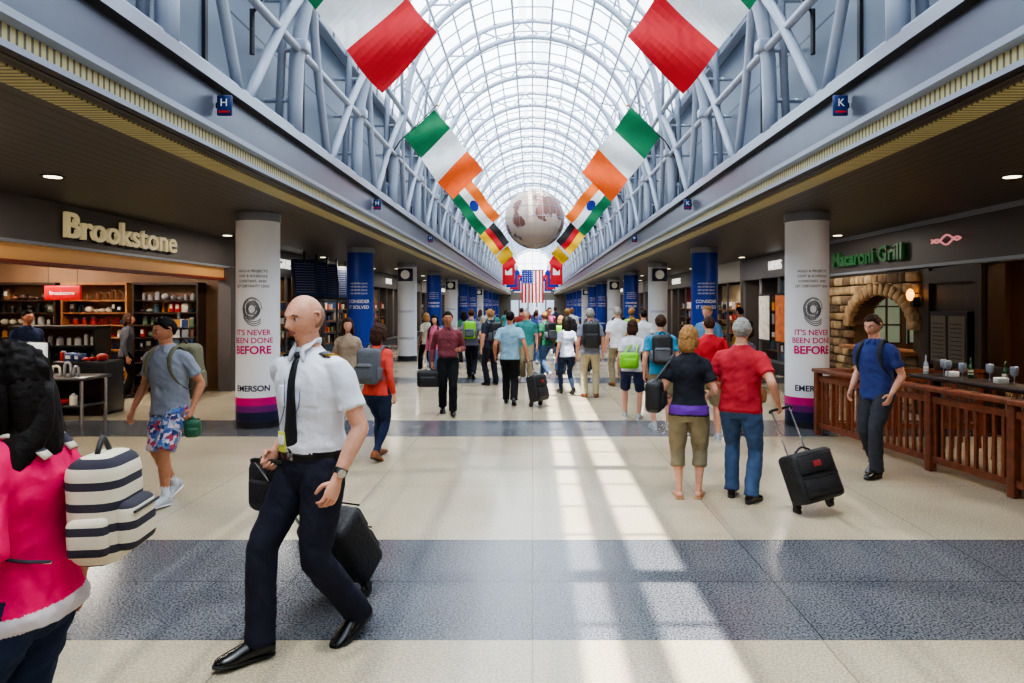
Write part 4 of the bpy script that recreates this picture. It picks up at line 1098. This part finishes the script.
PD = person('man_in_maroon_shirt', -1.44, 11.6, 1.76, 8, C('maroon', (120, 62, 70)), blk, SH_b, M_skinB, H_dk, 'short', False, 'long', pose=WALKS1, hands=((.2, -.2, 1.05), (-.28, .05, .82)), hi=1, tuck=True, curl=(.8, .9))
handbag(PD['hands'][1] + V3((-.05, 0, -.2)), nyb, .4, .28, .2, 0, PD['hands'][1], 'duffel_bag')
PE = person('man_in_blue_shirt', -.42, 12.7, 1.76, 178, C('light_blue', (130, 165, 185)), blk, SH_b, M_skinB, H_dk, 'crop', False, 'short', pose=WALKS1, hands=((.3, -.05, .85), (-.36, .15, .84)), hi=1, curl=(.4, .95))
suitcase('rolling_suitcase', .06, 12.45, PE['hands'][1], nyb, w=.36, h=.48)
PF = person('woman_in_black_top', 1.50, 6.55, 1.66, 168, C('black_top', (34, 36, 44)), khaki, SH_s, M_skinA, H_bl, 'bob', True, 'short', 'capri', pose=((.10, 0.02, 0, 8), (-.1, -.03, 0, -8)), hands=((.25, -.2, .95), (-.22, -.24, 1.0)), hi=1, bulk=1.06, head_r=(-15, 0), drop=.0,
    extra=lambda hard, tp, ryat, hd, soft: soft.tube([tp(-.06), tp(.0), tp(.03)], [(.206, .155), (.204, .152), (.19, .14)], C('purple', (100, 50, 150)), 22, ref=(1, 0, 0), e=2.3))
handbag((1.18, 6.55, .98), nyb, .32, .3, .16, 70, PF['tp'](.53, .15, 0))
PG = person('man_in_red_polo', 1.98, 6.50, 1.74, 150, C('red_polo', (172, 44, 54)), jeans, SH_b, M_skinA, H_gr, 'short', pose=((.1, -.06, 0, 10), (-.12, .08, 0, -14)), hands=((.24, -.28, 1.0), (-.38, -.02, .9)), hi=1, bulk=1.1, belly=.035, head_r=(20, 4), curl=(.6, .95))
suitcase('rolling_suitcase', 2.52, 6.12, PG['hands'][1], nyb, w=.44, h=.44, dp=.24, side=(1, .25, 0))
PH = person('man_in_red_shirt', 2.42, 9.3, 1.72, 185, C('red_tee', (170, 34, 44)), khaki, SH_w, M_skinA, H_br, 'crop', leg='shorts', pose=STAND, hi=1, bulk=1.05)
PI = person('woman_with_handbag', 3.05, 9.9, 1.60, 20, C('plum_top', (110, 100, 120)), blk, SH_b, M_skinA, H_br, 'bob', True, 'short', 'slim', pose=STAND, hi=1)
handbag(PI['hands'][0] + V3((0, 0, -.18)), mat('bag_tan', (160, 110, 70), .5), .26, .22, .1, 10, PI['hands'][0])
PJ = person('man_in_blue_polo', 3.76, 7.45, 1.77, -58, C('blue_polo', (56, 66, 122)), C('grey_trousers', (60, 60, 66)), SH_b, M_skinA, H_br, 'short', pose=((.09, -.16, -3, 0), (-.09, .16, 18, 0)), hands=((.26, -.16, .86), (-.25, -.12, .86)), hi=1, head_r=(0, 14), lean=5)
backpack(PJ, nyb, nyb, .26, .38, .13)
PK = person('woman_with_green_bag', 1.62, 11.1, 1.62, 165, C('white_top', (205, 205, 215)), C('navy_shorts', (45, 50, 80)), SH_w, M_skinA, H_br, 'bob', True, 'short', 'shorts', pose=STANDW, hi=1)
handbag(PK['tp'](.12, .02, .26), nygr, .3, .26, .16, 0, PK['tp'](.53, -.12, 0), 'lime_green_bag')
PL = person('man_in_teal_shirt', 1.92, 10.2, 1.72, 175, C('teal', (50, 130, 165)), khaki, SH_w, M_skinA, H_br, 'short', leg='shorts', pose=STAND, hi=1)
backpack(PL, nyb, nyg)
PM = person('man_in_khaki_trousers', 1.16, 13.7, 1.80, 180, C('grey_shirt', (130, 135, 150)), C('tan_trousers', (170, 158, 130)), SH_br, M_skinA, H_gr, 'short', pose=STAND, hi=1); backpack(PM, nyb, nyb, .34, .5, .2)
PN = person('woman_in_pale_top', .72, 14.2, 1.62, 200, C('pale_top', (190, 195, 215)), jeansd, SH_b, M_skinA, H_dk, 'long', True, 'short', 'slim', pose=WALKS1, hi=1)
PO = person('man_in_white_shirt', 1.95, 15.6, 1.82, 185, C('white_shirt', (222, 222, 228)), khaki, SH_br, M_skinA, H_gr, 'short', pose=STAND, hi=1)
PQ = person('woman_in_beige_top', -2.95, 10.9, 1.66, 15, C('beige_top', (160, 140, 120)), blk, SH_b, M_skinA, H_br, 'long', True, 'short', pose=WALKS1, hi=0)
PR = person('shopper', -8.6, 11.6, 1.78, 60, C('navy_jacket', (40, 50, 80)), jeans, SH_b, M_skinB, H_dk, 'short', False, 'long', pose=STAND, hi=0)
PS = person('shopper', -8.1, 13.6, 1.70, 120, C('grey_coat', (70, 70, 78)), blk, SH_b, M_skinA, H_br, 'bob', True, 'long', pose=STAND, hi=0)
tops = [C('cr%d' % i, c) for i, c in enumerate([(60, 130, 130), (205, 205, 210), (40, 45, 60), (130, 50, 50), (96, 140, 180), (40, 96, 72), (180, 170, 150), (104, 104, 118), (200, 100, 130), (64, 74, 120), (30, 30, 34), (180, 140, 60)])]
bots = [jeans, jeansd, khaki, blk, navy]
spots = [(-.95, 15.8), (-1.55, 17.2), (-.15, 16.4), (.35, 17.5), (.75, 18.2), (1.5, 18.0), (-2.3, 16.2), (2.6, 16.0), (-2.9, 18.8), (2.75, 19), (-.6, 19.6), (.1, 21.5), (1.1, 21), (1.9, 22), (-1.3, 22.4), (-2.2, 22), (2.9, 23), (-.4, 24.5), (.6, 25), (1.5, 26), (-1.8, 27), (2.3, 28), (-.9, 29), (.2, 31), (1.1, 32), (-2.4, 31), (-1.4, 35), (.8, 36), (2, 37), (-.3, 39), (-5.2, 20), (5.3, 21), (-5.4, 13.2), (5.2, 17.0), (3.4, 13.2)]
rc = random.Random(11)
skins = [M_skinA, M_skinA, M_skinB, M_skinC]; hairs = [H_br, H_dk, H_gr, H_bl]
for i, (x, y) in enumerate(spots):
    fem = rc.random() < .45; away = rc.random() < .6
    yaw = (180 if away else 0) + rc.uniform(-40, 40)
    lg_ = rc.choice(['long', 'long', 'slim' if fem else 'shorts', 'long'])
    p = person('woman' if fem else 'man', x, y, rc.uniform(1.58, 1.7) if fem else rc.uniform(1.7, 1.86), yaw, tops[(i * 5 + 2) % 12], rc.choice(bots), rc.choice([SH_b, SH_w, SH_br]), rc.choice(skins), rc.choice(hairs), rc.choice(['long', 'bob', 'pony']) if fem else rc.choice(['short', 'crop']), fem, rc.choice(['short', 'long']), lg_, rc.choice([WALK1, WALK2, WALKS1, STAND]), None, 3, (rc.uniform(-20, 20), 5), hi=0)
    if rc.random() < .45 and y < 28: backpack(p, *(rc.choice([(nyb, nyg), (nygr, nyg), (nyb, nyb), (mat('nylon_blue', (40, 70, 130), .6), nyb)])))
    elif rc.random() < .4 and y < 28:
        h_ = p['hands'][1]; bkv = (p['tp'](.3, 0, .5) - p['tp'](.3)); bkv.z = 0; bkv.normalize()
        suitcase('rolling_suitcase', h_.x + bkv.x * .5, h_.y + bkv.y * .5, h_, rc.choice([nyb, nyg, mat('case_red', (140, 30, 40), .5)]), w=.36, h=.5)
